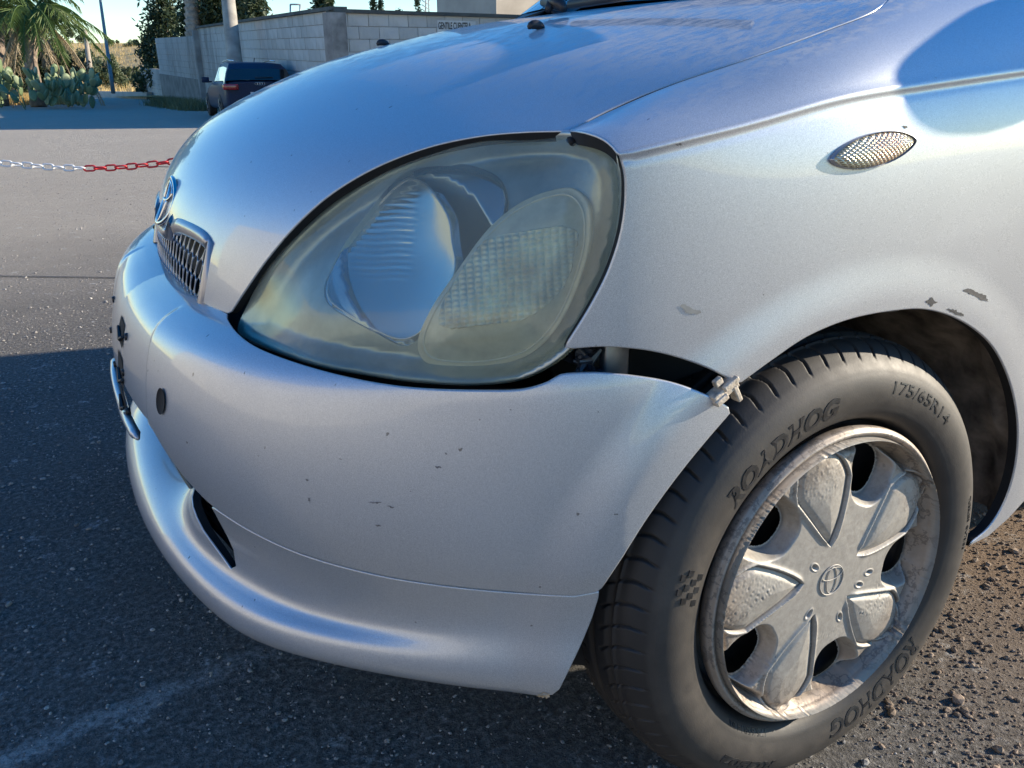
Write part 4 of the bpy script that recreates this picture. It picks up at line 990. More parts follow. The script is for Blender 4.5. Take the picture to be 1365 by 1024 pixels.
# ================================================================== CHAIN
def chain():
    root = empty('barrier_chain', tuple(at(120, 224, 3.75)))
    tag(root, 'red and white plastic chain sagging across the yard', 'chain')
    K = natspl([-260, -120, 0, 60, 118, 180, 245, 330, 420], [178, 205, 217.5, 222.5, 224.5, 221.5, 213, 195, 168])
    us = np.linspace(-260, 420, 900); P = np.array([at(u, K(u), 3.75) for u in us]); L = np.concatenate([[0], np.cumsum(np.linalg.norm(np.diff(P, axis=0), axis=1))])
    WH = plain('white_plastic', (.78, .78, .77), .4, var=.06); RD = plain('red_plastic', (.62, .03, .035), .4, var=.15)
    pitch = .0475; n_ = int(L[-1] / pitch); t = np.linspace(0, 2 * np.pi, 25)[:-1]
    ring = [(.021 * np.sign(math.cos(a)) * .55 + .0165 * math.cos(a) * .9 + 0, .0125 * math.sin(a)) for a in t]
    b = MB(); 
    pts = [(np.array([x, 0, y])) for x, y in ring]; pts.append(pts[0]); b.tube(pts, .0042, 7, False)
    meshes = {}
    for col, mt in (('white', WH), ('red', RD)):
        me = mk('link', b.v, b.f, mt); meshes[col] = me.data; bpy.data.objects.remove(me)
    ws = np.interp(118, us, L)
    for k in range(n_):
        s_ = (k + .5) * pitch; p0 = np.array([np.interp(s_, L, P[:, i]) for i in range(3)]); p1 = np.array([np.interp(s_ + .01, L, P[:, i]) for i in range(3)])
        X = p1 - p0; X /= np.linalg.norm(X); Z = np.array([0, 0, 1.]) - X * X[2]; Z /= np.linalg.norm(Z); Y = np.cross(Z, X)
        a = math.radians((25 if k % 2 else -62) + random.uniform(-9, 9)); Z2 = Z * math.cos(a) + Y * math.sin(a); Y2 = np.cross(Z2, X)
        run = math.floor((s_ - ws) / (pitch * 11)); o = bpy.data.objects.new('link', meshes['red' if run % 2 == 0 else 'white']); COL.objects.link(o); o.parent = root
        W = Matrix(((X[0], Y2[0], Z2[0], p0[0]), (X[1], Y2[1], Z2[1], p0[1]), (X[2], Y2[2], Z2[2], p0[2]), (0, 0, 0, 1)))
        o.matrix_local = Matrix.Translation(-root.location) @ W
    # posts at both ends
chain()
# rubber joint strips in the yard surface
a, b = gnd(-60, 368), gnd(160, 371.5); d = (b - a)
J = plain('joint_sealant', (.02, .02, .02), .7)
for (u0, v0, u1, v1, w) in ((-80, 368, 190, 371.5, .006), (190, 222, 320, 225, .02)):
    a, b = gnd(u0, v0), gnd(u1, v1); t = (b - a) / np.linalg.norm(b - a); nn = np.array([-t[1], t[0], 0]) * w
    o = mk('pavement_joint', [a - nn + [0, 0, .004], b - nn + [0, 0, .004], b + nn + [0, 0, .004], a + nn + [0, 0, .004]], [(0, 1, 2, 3)], J); tag(o, kind='structure')
# ================================================================== WALL OF CONCRETE BLOCKS
def level(P, ref): return P - UPG * ((P - ref) @ UPG)
def block_mat(name, a, b, c):
    m, n, l, p = nt(name); oi = n.new('ShaderNodeObjectInfo'); f1 = noise(n, l, 3, 6, .65); f2 = noise(n, l, 1.1, 5, .7, stretch=(1, 1, .25)); f3 = noise(n, l, 30, 4, .6)
    base = ramp(n, l, oi.outputs['Random'], [(0, a), (1, b)]); c1 = mixc(n, l, ramp(n, l, f1, [(.35, (0, 0, 0)), (.7, (.7, .7, .7))]), base, c)
    c1 = mixc(n, l, ramp(n, l, f2, [(.48, (0, 0, 0)), (.68, (.55, .55, .55))]), c1, (.13, .13, .12)); l.new(c1, p.inputs['Base Color']); p.inputs['Roughness'].default_value = .9
    bump(n, l, p, f3, .5, .01); return m
BLK = block_mat('concrete_block', (.36, .36, .35), (.48, .475, .46), (.42, .41, .38)); MORT = plain('mortar', (.30, .295, .28), .95, var=.3, vs_=3)
EYE = CAM
C_ = at(446, 17, 16.6); CORNER = C_
def wall_seg(name, label, A, B, H, nobj_from_B, th=.2, bw=.5, bh=.245, mat=BLK, maxobj=150, first='B', cope=True):
    """A, B top corners; blocks counted from B"""
    B = level(B, A); L = np.linalg.norm(B - A); X = (B - A) / L; N = np.cross(X, UPG); N *= np.sign(N @ (CAM - A)); Z = UPG
    root = empty(name, tuple(A - Z * H)); tag(root, label, 'wall')
    I = Matrix.Translation(-root.location)
    R = np.stack([X, N, Z], 1)
    core = MB().box((A + B) / 2 - Z * H / 2 - N * th / 2, (L, th, H), R).build('wall', MORT, root, smooth=False); core.matrix_local = I
    nr = int(H / bh); nc = int(L / bw) + 1
    cells = []
    for r_ in range(nr):
        for c_ in range(nc + 1):
            x1 = L - c_ * bw + (r_ % 2) * bw / 2; x0 = x1 - bw; x1 = min(x1, L); x0 = max(x0, 0)
            if x1 - x0 < .08: continue
            zc = H - (r_ + .5) * bh; cells.append((c_ if first == 'B' else -c_, r_, x0, x1, zc))
    cells.sort(key=lambda q: (q[0], q[1]))
    vis = [q for q in cells if q[4] > .55]; obj = vis[:maxobj]; rest = [q for q in cells if q not in obj]
    meshes = {}
    for _, r_, x0, x1, zc in obj:
        w = round(x1 - x0 - .012, 3)
        if w not in meshes:
            t = MB().box((0, 0, 0), (w, .03, bh - .012)).build('block', mat, None, smooth=False); meshes[w] = t.data; bpy.data.objects.remove(t)
        o = bpy.data.objects.new('block', meshes[w]); COL.objects.link(o); o.parent = root
        c = A - Z * H + X * (x0 + x1) / 2 + Z * zc + N * (.012 + random.uniform(-.003, .004))
        M_ = Matrix(((*R[0], c[0]), (*R[1], c[1]), (*R[2], c[2]), (0, 0, 0, 1))); o.matrix_local = I @ M_
    if rest:
        b = MB()
        for _, r_, x0, x1, zc in rest: b.box(A - Z * H + X * (x0 + x1) / 2 + Z * zc + N * (.012 + random.uniform(-.003, .004)), (x1 - x0 - .012, .03, bh - .012), R)
        o = b.build('far_blocks', mat, root, smooth=False); o['kind'] = 'stuff'; o.matrix_local = I
    if cope:
        o = MB().box((A + B) / 2 + Z * .035 - N * (th / 2 - .03), (L + .1, th + .16, .07), R).build('coping', plain('dark_coping', (.07, .075, .07), .85, var=.4, vs_=2), root, smooth=False); o.matrix_local = I
    return root, X, N, R, I
R1 = at(760, 27, 20.8)
w1, X1, N1, Rm1, I1 = wall_seg('block_wall', 'grey concrete block wall with painted lettering to the right of the corner', C_, R1, 3.6, 0, first='A', maxobj=140)
B1 = at(264, 38, 32.5)
w2, X2, N2, Rm2, I2 = wall_seg('block_wall', 'tall whitish block wall behind the parked dark estate car', B1, C_, 3.6, 0, maxobj=150)
A1 = at(207, 51, 41.); B2 = at(264, 48, 32.6)
w3, X3, N3, Rm3, I3 = wall_seg('block_wall', 'lower stretch of the block wall, at the far left end with a grey plastered foot', A1, B2 + X2 * .0, 3.3, 0, maxobj=0, cope=False)
o = MB().box((A1 + level(B2, A1)) / 2 - UPG * 2.45 + N3 * .04, (np.linalg.norm(B2 - A1), .06, 1.6), Rm3).build('plaster_foot', plain('grey_render', (.20, .20, .19), .9, var=.3, vs_=2), w3, smooth=False); o.matrix_local = I3
o = MB().box(B2 - UPG * 1.3 + N3 * .05, (.25, .3, 3.0), Rm3).build('pillar', plain('pillar_concrete', (.30, .30, .29), .9, var=.3, vs_=2), w3, smooth=False); o.matrix_local = I3
L0 = at(187, 90, 46.); L1 = at(216, 95, 41.5)
wall_seg('garden_wall', 'low block wall stub beyond the far end of the long wall', L0, L1, 2.2, 0, maxobj=0, cope=False)
o = MB().box(C_ - UPG * 1.75 + N1 * .03 + N2 * .03, (.34, .34, 3.5), Rm1).build('corner_pillar', plain('corner_concrete', (.20, .20, .195), .9, var=.45, vs_=3), w1, smooth=False); o.matrix_local = I1
# painted notice
c0 = at(583, 26, 17); d_ = ray(583, 26)
def on_wall(u, v, off=.035):
    d = ray(u, v); t = ((C_ + N1 * off - CAM) @ N1) / (d @ N1); return CAM + d * t
q = [on_wall(583, 27), on_wall(634, 28.5), on_wall(634, 47), on_wall(583, 47)]
nb = mk('painted_notice', q, [(0, 1, 2, 3)], plain('whitewash', (.50, .51, .50), .9, var=.12, vs_=3), w1, smooth=False); nb.matrix_local = I1
def flat_text(txt, p0, p1, hgt, up, mat, parent, I, name):
    cu = bpy.data.curves.new('t', 'FONT'); cu.body = txt; cu.size = 1; cu.offset = .02; ob = bpy.data.objects.new('t', cu); COL.objects.link(ob)
    me = bpy.data.meshes.new_from_object(ob.evaluated_get(bpy.context.evaluated_depsgraph_get())); v = np.array([tuple(p.co) for p in me.vertices]); f = [tuple(p.vertices) for p in me.polygons]; bpy.data.objects.remove(ob)
    lo, hi = v.min(0), v.max(0); t = (v - lo) / np.maximum(hi - lo, 1e-6); V = p0 + t[:, :1] * (p1 - p0) + t[:, 1:2] * up * hgt
    o = mk(name, V, f, mat, parent, smooth=False)
    if I is not None: o.matrix_local = I
    return o
TX = plain('black_lettering', (.02, .02, .022), .7)
flat_text('GENTILE CLIENTELA', on_wall(584.5, 39, .042), on_wall(628, 39.5, .042), .145, UPG, TX, w1, I1, 'lettering')
# building beyond, frame, antenna
bm = at(700, 14, 26); c0 = at(628, 20, 26); 
ob_ = MB().box(at(700, 16, 28) + UPG * 0, (5.2, 3, 6.5), np.stack([X1, N1, UPG], 1)).build('farm_building', plain('beige_render', (.36, .33, .29), .9, var=.2, vs_=1), None, smooth=False)
tag(ob_, 'beige rendered building rising behind the right part of the block wall', 'building')
fr = MB(); p = [at(387, 24, 30), at(387, 6, 30), at(400, 6, 30), at(400, 24, 30)]; fr.tube([p[0], p[1]], .03, 5).tube([p[1], p[2]], .03, 5).tube([p[2], p[3]], .03, 5)
tag(fr.build('steel_frame', plain('galvanised', (.35, .36, .37), .5, .6), None), 'thin metal goal shaped frame above the wall left of the corner', 'frame')
an = MB(); a0, a1 = at(567, 30, 60), at(569, -40, 60)
an.tube([a0, a1], .05, 4)
for k in range(12): c = a0 + (a1 - a0) * k / 12; an.tube([c + X1 * .35, c - X1 * .35 + UPG * .3], .03, 4)
an.tube([a0 + X1 * .35, a1 + X1 * .1], .04, 4)
tag(an.build('radio_mast', plain('mast_steel', (.3, .3, .31), .6, .5), None), 'slim lattice mast behind the wall', 'mast')
# ================================================================== poles
def pole(name, label, cat, base, top, r0, r1, mat, extra=None):
    o = MB().tube([base + (top - base) * t for t in np.linspace(0, 1, 8)], np.linspace(r0, r1, 8), 16).build(name, mat, None); tag(o, label, cat); return o
CONC = plain('pole_concrete', (.33, .31, .27), .85, var=.3, vs_=3, bmp=.3, bs=40)
b0 = at(319, 140, 22.5); b0 = b0 - UPG * 0; pole('utility_pole', 'thick concrete utility pole behind the dark estate car', 'pole', at(320, 150, 22.5), at(301, -30, 22.5), .225, .175, CONC)
lp = pole('lamp_post', 'slim grey lamp post leaning a little beside the dry hillside', 'lamp post', at(151, 124, 40), at(128, -40, 40), .10, .055, plain('post_steel', (.25, .27, .27), .6, .4, var=.2))
pole('wooden_post', 'short weathered wooden post between the palm and the lamp post', 'post', at(120, 92, 52), at(113, 40, 52), .16, .12, plain('old_wood', (.30, .26, .21), .9, var=.3))
# ================================================================== VEGETATION
def leaf_mat(name, a, b, c=None, tr=.25):
    m, n, l, p = nt(name); f = noise(n, l, 1.6, 5, .7); g = noise(n, l, 9, 3, .6); col = mixc(n, l, g, ramp(n, l, f, [(.3, a), (.7, b)]), c or b)
    l.new(col, p.inputs['Base Color']); p.inputs['Roughness'].default_value = .6; t = n.new('ShaderNodeBsdfTranslucent'); l.new(col, t.inputs[0]); mx = n.new('ShaderNodeMixShader'); mx.inputs[0].default_value = tr
    l.new(p.outputs[0], mx.inputs[1]); l.new(t.outputs[0], mx.inputs[2]); l.new(mx.outputs[0], n['Material Output'].inputs[0]); return m
CONI = leaf_mat('conifer_leaf', (.022, .035, .016), (.05, .075, .03)); OLIVE = leaf_mat('olive_leaf', (.06, .085, .04), (.13, .16, .08))
PALM = leaf_mat('palm_leaf', (.05, .10, .025), (.14, .20, .05), (.10, .16, .04)); DRYF = leaf_mat('dry_frond', (.26, .20, .12), (.40, .32, .20)); DGRASS = leaf_mat('dry_grass', (.50, .33, .10), (.62, .45, .18))
BARK = plain('bark', (.22, .17, .13), .9, var=.4, vs_=8, bmp=.6, bs=20)
def leaves(name, C, S, mat, parent=None, aspect=.35):
    """C centres (n,3), S sizes -> little random pointed faces"""
    n = len(C); A = RNG.normal(size=(n, 3)); A /= np.linalg.norm(A, axis=1, keepdims=True); B = np.cross(A, RNG.normal(size=(n, 3))); B /= np.linalg.norm(B, axis=1, keepdims=True)
    S = np.broadcast_to(S, (n,))[:, None]; V = np.stack([C - A * S, C + B * S * aspect, C + A * S, C - B * S * aspect], 1).reshape(-1, 3)
    return mk(name, V, np.arange(4 * n).reshape(-1, 4), mat, parent, smooth=False)
def clump_crown(base, R, n, k=22, seed=0, sq=(1, 1, 1)):
    rg = np.random.default_rng(seed); cen = rg.normal(size=(k, 3)); cen /= np.linalg.norm(cen, axis=1, keepdims=True); cen *= (rg.random((k, 1))**.4) * R * .8; cen *= sq
    i = rg.integers(k, size=n); off = rg.normal(size=(n, 3)); off /= np.linalg.norm(off, axis=1, keepdims=True); off *= (rg.random((n, 1))**.5) * R * .33 * rg.uniform(.6, 1.2, (k, 1))[i]
    return base + cen[i] + off
def tree(name, label, cat, foot, h, R, n, mat, leaf, seed, sq=(1, 1, 1), group=None, trunk_r=.12, lobes=None):
    root = empty(name, tuple(foot)); tag(root, label, cat, group); top = np.array([0, 0, h])
    b = MB().tube([np.array([0, 0, -.3]), top * .5 + [.05, 0, 0], top * .95], [trunk_r, trunk_r * .7, trunk_r * .2], 8)
    for k in range(6): a = k * 1.05 + seed; b.tube([top * (.35 + .08 * k), top * (.5 + .07 * k) + np.array([math.cos(a), math.sin(a), 0]) * R * .5], [trunk_r * .4, trunk_r * .1], 5)
    b.build('trunk', BARK, root)
    C = clump_crown(np.array([0, 0, h * .62]), R, n, seed=seed, sq=sq); leaves('crown', C, leaf * RNG.uniform(.6, 1.3, n), mat, root); return root
def cypress(label, foot, h, R, n, seed, leaf=.16, mat=CONI, group='dark conifers behind the block wall'):
    root = empty('conifer_tree', tuple(foot)); tag(root, label, 'tree', group); rg = np.random.default_rng(seed)
    MB().tube([(0, 0, -.2), (0, 0, h * .9)], [.14, .03], 8).build('trunk', BARK, root)
    k = 46; cz = rg.random(k)**.9; ca = rg.uniform(0, 6.28, k); rad = R * (1 - cz)**.6 * rg.uniform(.35, 1.05, k); cc = np.stack([np.cos(ca) * rad, np.sin(ca) * rad, cz * h * .9 + .1 * h], 1)
    i = rg.integers(k, size=n); off = rg.normal(size=(n, 3)) * np.array([R * .17, R * .17, R * .22]); C = cc[i] + off
    leaves('crown', C, leaf * rg.uniform(.5, 1.3, n), mat, root); return root
def foot(u, d, v=None):
    P = at(u, 110, d); return np.array([P[0], P[1], 0.0])
lab = ['dark conifer at the left edge of the group behind the wall', 'tall dark conifer just left of the bare palm trunk', 'dark conifer directly right of the bare palm trunk', 'dark conifer left of the concrete pole', 'dark conifer right of the concrete pole', 'rightmost big dark conifer behind the wall', 'small conifer tip over the wall left of the corner']
for k, (u, d, h, R) in enumerate([(212, 46, 3.3, 1.1), (232, 45, 5.6, 1.5), (272, 42, 5.6, 1.4), (296, 41, 5.2, 1.3), (330, 40, 5.2, 1.3), (350, 39, 5.0, 1.1), (440, 34, 3.9, .9)]):
    cypress(lab[k], foot(u, d), h, R, 5200, 20 + k)
for k, (u, v, l_) in enumerate([(497, 2, 'leftmost cypress tip showing over the wall'), (507, 1, 'second cypress tip showing over the wall, beside the leftmost'), (531, 10, 'smallest cypress tip showing over the wall'), (556, -1, 'cypress tip nearest the lattice mast')]):
    P = at(u, v, 60); cypress(l_, np.array([P[0], P[1], 0]), P[2], .55, 1500, 60 + k, .13, CONI, 'cypress tips showing over the wall')
P = at(255, -20, 40)
# bare palm trunk behind the wall
pt = empty('palm_tree', tuple(foot(257, 40))); tag(pt, 'palm with a pale rough bare trunk standing behind the wall end', 'palm')
F0 = np.array(pt.location); b = MB(); top = at(255, -30, 40) - F0; zz = np.linspace(0, 1, 60); b.tube([top * z for z in zz], [.30 + .05 * (i % 3) for i in range(60)], 12); b.build('trunk', plain('palm_bark', (.34, .27, .21), .9, var=.4, vs_=6, bmp=.8, bs=12), pt)
V = []
def frond(base, dirv, length, droop, n, leaf, wid, rg, C, S, D, up=np.array([0, 0, 1.])):
    """rachis curve plus leaflets, appended as quads"""
    pts = [base + dirv * length * t + up * (length * (.42 * t - droop * t * t)) for t in np.linspace(0, 1, 14)]
    side = np.cross(dirv, up); side /= np.linalg.norm(side); q = []
    for k in range(n):
        t = .12 + .88 * k / n; i = min(12, int(t * 13)); p0 = pts[i] + (pts[i+1] - pts[i]) * (t * 13 - i); tg = pts[i+1] - pts[i]; tg /= np.linalg.norm(tg)
        for s in (-1, 1):
            d = side * s * rg.uniform(.5, .9) + tg * rg.uniform(.3, .7) - up * rg.uniform(.35, 1.1); d /= np.linalg.norm(d); L = leaf * (1 - .55 * t) * rg.uniform(.7, 1.2); w = np.cross(d, tg); w = w / max(np.linalg.norm(w), 1e-6) * wid
            C += [p0 - w, p0 + w, p0 + d * L * .6 + w * .8 - up * L * .06, p0 + d * L - up * L * .16]
    return pts
def palm_crown(root, top, n, length, seed, dead=6, sc=1.0):
    rg = np.random.default_rng(seed); C = []; rr_ = MB()
    for k in range(n):
        a = k * 2.399; el = rg.uniform(-.15, .9); d = np.array([math.cos(a) * math.cos(el), math.sin(a) * math.cos(el), math.sin(el)])
        p = frond(top, d, length * rg.uniform(.8, 1.1), rg.uniform(.75, 1.1), 46, .62 * sc, .018 * sc, rg, C, None, None); rr_.tube(p, np.linspace(.03, .008, len(p)) * sc, 4)
        mm = len(C)
    q = np.arange(len(C)).reshape(-1, 4); mk('frond_leaflets', C, q, PALM, root, smooth=False); rr_.build('frond_stems', PALM, root)
    C = []; rr_ = MB()
    for k in range(dead):
        a = k * 1.3 + .5; d = np.array([math.cos(a) * .8, math.sin(a) * .8, -.35]); p = frond(top - [0, 0, .15], d, length * rg.uniform(.7, 1.15), rg.uniform(1.1, 1.7), 40, .45 * sc, .014 * sc, rg, C, None, None); rr_.tube(p, np.linspace(.03, .01, len(p)) * sc, 4)
    if dead: mk('dead_fronds', C, np.arange(len(C)).reshape(-1, 4), DRYF, root, smooth=False); rr_.build('dead_stems', DRYF, root)
F1 = foot(46, 30); p1 = empty('palm_tree', tuple(F1)); tag(p1, 'green palm with arching and hanging dead fronds over the prickly pears', 'palm')
top = at(42, 22, 30) - F1; MB().tube([np.zeros(3), top * .5 + [.15, 0, 0], top], [.28, .22, .26], 12).build('trunk', BARK, p1)
palm_crown(p1, top, 34, 2.6, 5, 12, 1.15)
F2 = foot(-5, 31); p2 = empty('palm_tree', tuple(F2)); tag(p2, 'taller palm at the extreme left edge', 'palm'); top = at(-8, -6, 31) - F2; MB().tube([np.zeros(3), top], [.28, .24], 10).build('trunk', BARK, p2); palm_crown(p2, top, 30, 2.3, 9, 8, 1.1)
# dark hedge mass behind the palms
for k, (u, v, d, R, l_) in enumerate([(10, 75, 36, 1.9, 'dark green bush left of the palm trunk'), (-25, 60, 36, 2.4, 'dark green bush at the left edge behind the prickly pears'), (70, 92, 37, 1.5, 'dark bush behind the prickly pears')]):
    P = at(u, v, d); r_ = empty('bush', (P[0], P[1], 0)); tag(r_, l_, 'bush', 'bushes behind the palms'); C = clump_crown(np.array([0, 0, P[2]]), R, 9000, k=30, seed=70 + k); leaves('foliage', C[C[:, 2] > -.1], .09, OLIVE if k == 9 else CONI, r_)
    MB().tube([(0, 0, -.1), (0, 0, max(P[2], .3))], [.09, .05], 6).build('stem', BARK, r_)
# prickly pears
CAC = plain('cactus_pad', (.135, .185, .085), .55, var=.35, vs_=3, bmp=.3, bs=30); CAC2 = plain('cactus_pad_pale', (.22, .27, .15), .6, var=.3, vs_=3)
def pad_mesh(mat):
    V, F = [], []; n, mm = 14, 5
    for i in range(mm + 1):
        t = i / mm * math.pi
        for k in range(n): a = 2 * math.pi * k / n; V.append((.115 * math.cos(a) * math.sin(t) * (1 + .15 * math.sin(a)), .022 * math.cos(t), .19 + .19 * math.sin(a) * math.sin(t)))
    F = [(i*n + k, i*n + (k+1) % n, (i+1)*n + (k+1) % n, (i+1)*n + k) for i in range(mm) for k in range(n)]
    o = mk('pad', V, F, mat); me = o.data; bpy.data.objects.remove(o); return me
PM = [pad_mesh(CAC), pad_mesh(CAC2)]
def cactus(label, P, hgt, spread, seed, np_=26):
    rg = random.Random(seed); root = empty('prickly_pear', tuple(P)); tag(root, label, 'cactus', 'prickly pear clumps under the palm')
    joints = [(Matrix.Translation((rg.uniform(-spread, spread), rg.uniform(-spread * .6, spread * .6), rg.uniform(0, .3))) @ Matrix.Rotation(rg.uniform(0, 3), 4, 'Z'), 0) for _ in range(7)]
    cnt = 0; 
    while joints and cnt < np_:
        M_, lv = joints.pop(0); s = rg.uniform(.85, 1.35); o = bpy.data.objects.new('pad', PM[rg.random() < .45]); COL.objects.link(o); o.parent = root
        Ml = M_ @ Matrix.Rotation(rg.uniform(-.5, .5), 4, 'Y') @ Matrix.Rotation(rg.uniform(-.6, .6), 4, 'X') @ Matrix.Scale(s, 4); o.matrix_local = Ml; cnt += 1
        if Ml.translation.z < hgt:
            for _ in range(2 if rg.random() < .75 else 3): joints.append((Ml @ Matrix.Translation((rg.uniform(-.07, .07), 0, .36)) @ Matrix.Rotation(rg.uniform(-1.1, 1.1), 4, 'Z') @ Matrix.Scale(1 / s, 4), lv + 1))
clabs = ['prickly pear clump nearest the road, right of the palm trunk', 'prickly pear clump directly under the palm crown', 'prickly pear clump left of the palm trunk', 'pale prickly pear clump at the left edge', 'tall prickly pear stand at the back behind the palm trunk', 'low prickly pear by the dead frond', 'prickly pear clump between the left edge and the trunk, front row']
for k, (u, v, d, hh, sp_) in enumerate([(88, 128, 29, 1.6, .6), (62, 130, 28, 1.5, .9), (28, 133, 28, .9, .8), (2, 134, 28, .8, .8), (72, 122, 31, 2.3, 1.1), (100, 133, 27.5, .5, .4), (44, 135, 27, .6, .6)]):
    P = at(u, 110, d); cactus(clabs[k], (P[0], P[1], 0), hh, sp_, 30 + k, 34)
# dry grass tufts at the verge
def grass(name, label, P, n, h, mat, cat='grass'):
    n_ = len(P); a = RNG.uniform(0, 6.28, n_); lean = RNG.normal(size=(n_, 2)) * .35; hh = h * RNG.uniform(.4, 1.2, n_); w = .010 * np.ones(n_) * (h / .3)
    D = np.stack([np.cos(a), np.sin(a), 0 * a], 1) * w[:, None]; T = np.stack([lean[:, 0] * hh, lean[:, 1] * hh, hh], 1); V = np.stack([P - D, P + D, P + T], 1).reshape(-1, 3)
    o = mk(name, V, np.arange(3 * n_).reshape(-1, 3), mat, smooth=False); return tag(o, label, cat, kind='stuff')
def line_pts(u0, v0, u1, v1, n, spr):
    a, b = gnd(u0, v0), gnd(u1, v1); t = RNG.random((n, 1)); return a + (b - a) * t + np.concatenate([RNG.normal(size=(n, 2)) * spr, np.zeros((n, 1))], 1)
grass('dry_grass', 'dry yellow grass along the verge under the prickly pears', line_pts(-30, 140, 80, 139, 9000, .5), 0, .42, DGRASS)
grass('weeds', 'green weeds along the foot of the far wall', np.concatenate([line_pts(212, 140, 268, 148, 5000, .25)]), 0, .35, OLIVE)
# ================================================================== far road kerb and the dry hill
def hillz(X, Y): return 0
def strip(name, pts_bottom, mat, kind='structure'):
    V = np.array(pts_bottom).reshape(-1, 3); r_, c_ = np.array(pts_bottom).shape[:2]; F = [(i*c_ + j, i*c_ + j + 1, (i+1)*c_ + j + 1, (i+1)*c_ + j) for i in range(r_-1) for j in range(c_-1)]
    return tag(mk(name, V, F, mat), kind=kind)
HILL = plain('dry_hill', (.42, .30, .13), .95, var=.4, vs_=.35, bmp=1., bs=3)
rows = []
us = np.linspace(-200, 420, 60); rg = np.random.default_rng(3); prof = np.cumsum(rg.normal(size=60)) * .5; prof -= np.linspace(prof[0], prof[-1], 60)
for d, v in ((47, 129), (55, 122), (64, 108), (75, 92), (88, 76), (100, 66), (112, 58.5), (125, 57.5), (160, 62), (260, 80)):
    rows.append([at(u, v + prof[i] * (.25 if 60 < v < 100 else .12) + (0 if u > 80 else (80 - u) * .02), d + 6 * math.sin(u * .02)) for i, u in enumerate(us)])
strip('dry_hillside', rows, HILL)
sh_ = []
for k in range(9000):
    u = RNG.uniform(60, 330); t = RNG.random(); d = 49 + 62 * t; v = np.interp(d, [47, 55, 64, 75, 88, 100, 112], [129, 122, 108, 92, 76, 66, 58.5]); sh_.append(at(u, v, d - .3))
grass('hillside_grass', 'tall dry yellow grass covering the hillside', np.array(sh_), 0, .55, DGRASS)
C = []
for u, v, d, R, n in ((134, 92, 55, 1.3, 5000), (120, 84, 58, 1.0, 3000), (178, 100, 60, .9, 2500), (160, 106, 56, .6, 2000), (175, 62, 105, 1.2, 1500), (150, 60, 108, 1.0, 1200), (95, 50, 120, 2.4, 2500), (192, 68, 90, 1.6, 2500)):
    P = at(u, v, d); r_ = empty('hill_bush', tuple(P)); tag(r_, {134: 'round green bush left of the lamp post foot', 120: 'small bush left behind the round one near the post', 178: 'low bush among dry grass right of the lamp post', 160: 'tiny bush beside the lamp post foot', 175: 'bush on the hill crest right of the lamp post', 150: 'bush on the hill crest behind the lamp post', 95: 'distant bush on the crest beside the palm', 192: 'bush on the slope next to the conifers'}[u], 'bush', 'bushes on the dry hillside')
    leaves('foliage', clump_crown(np.zeros(3), R, n, k=14, seed=int(u)), .10 if d < 70 else .16, OLIVE, r_)
kb_ = [(gnd(104, 117.5), gnd(196, 132.5))]
a, b = at(104, 112, 52), at(197, 110, 44); a[2] = b[2] = 0; t = (b - a) / np.linalg.norm(b - a); nn = np.cross(t, [0, 0, 1])
o = MB().box((a + b) / 2 + [0, 0, .18], (np.linalg.norm(b - a), .3, .36), np.stack([t, nn, [0, 0, 1]], 1)).build('kerb_wall', plain('kerb_concrete', (.34, .33, .31), .9, var=.25, vs_=1), None, smooth=False); tag(o, 'low concrete kerb wall along the far road below the dry hillside', 'kerb')
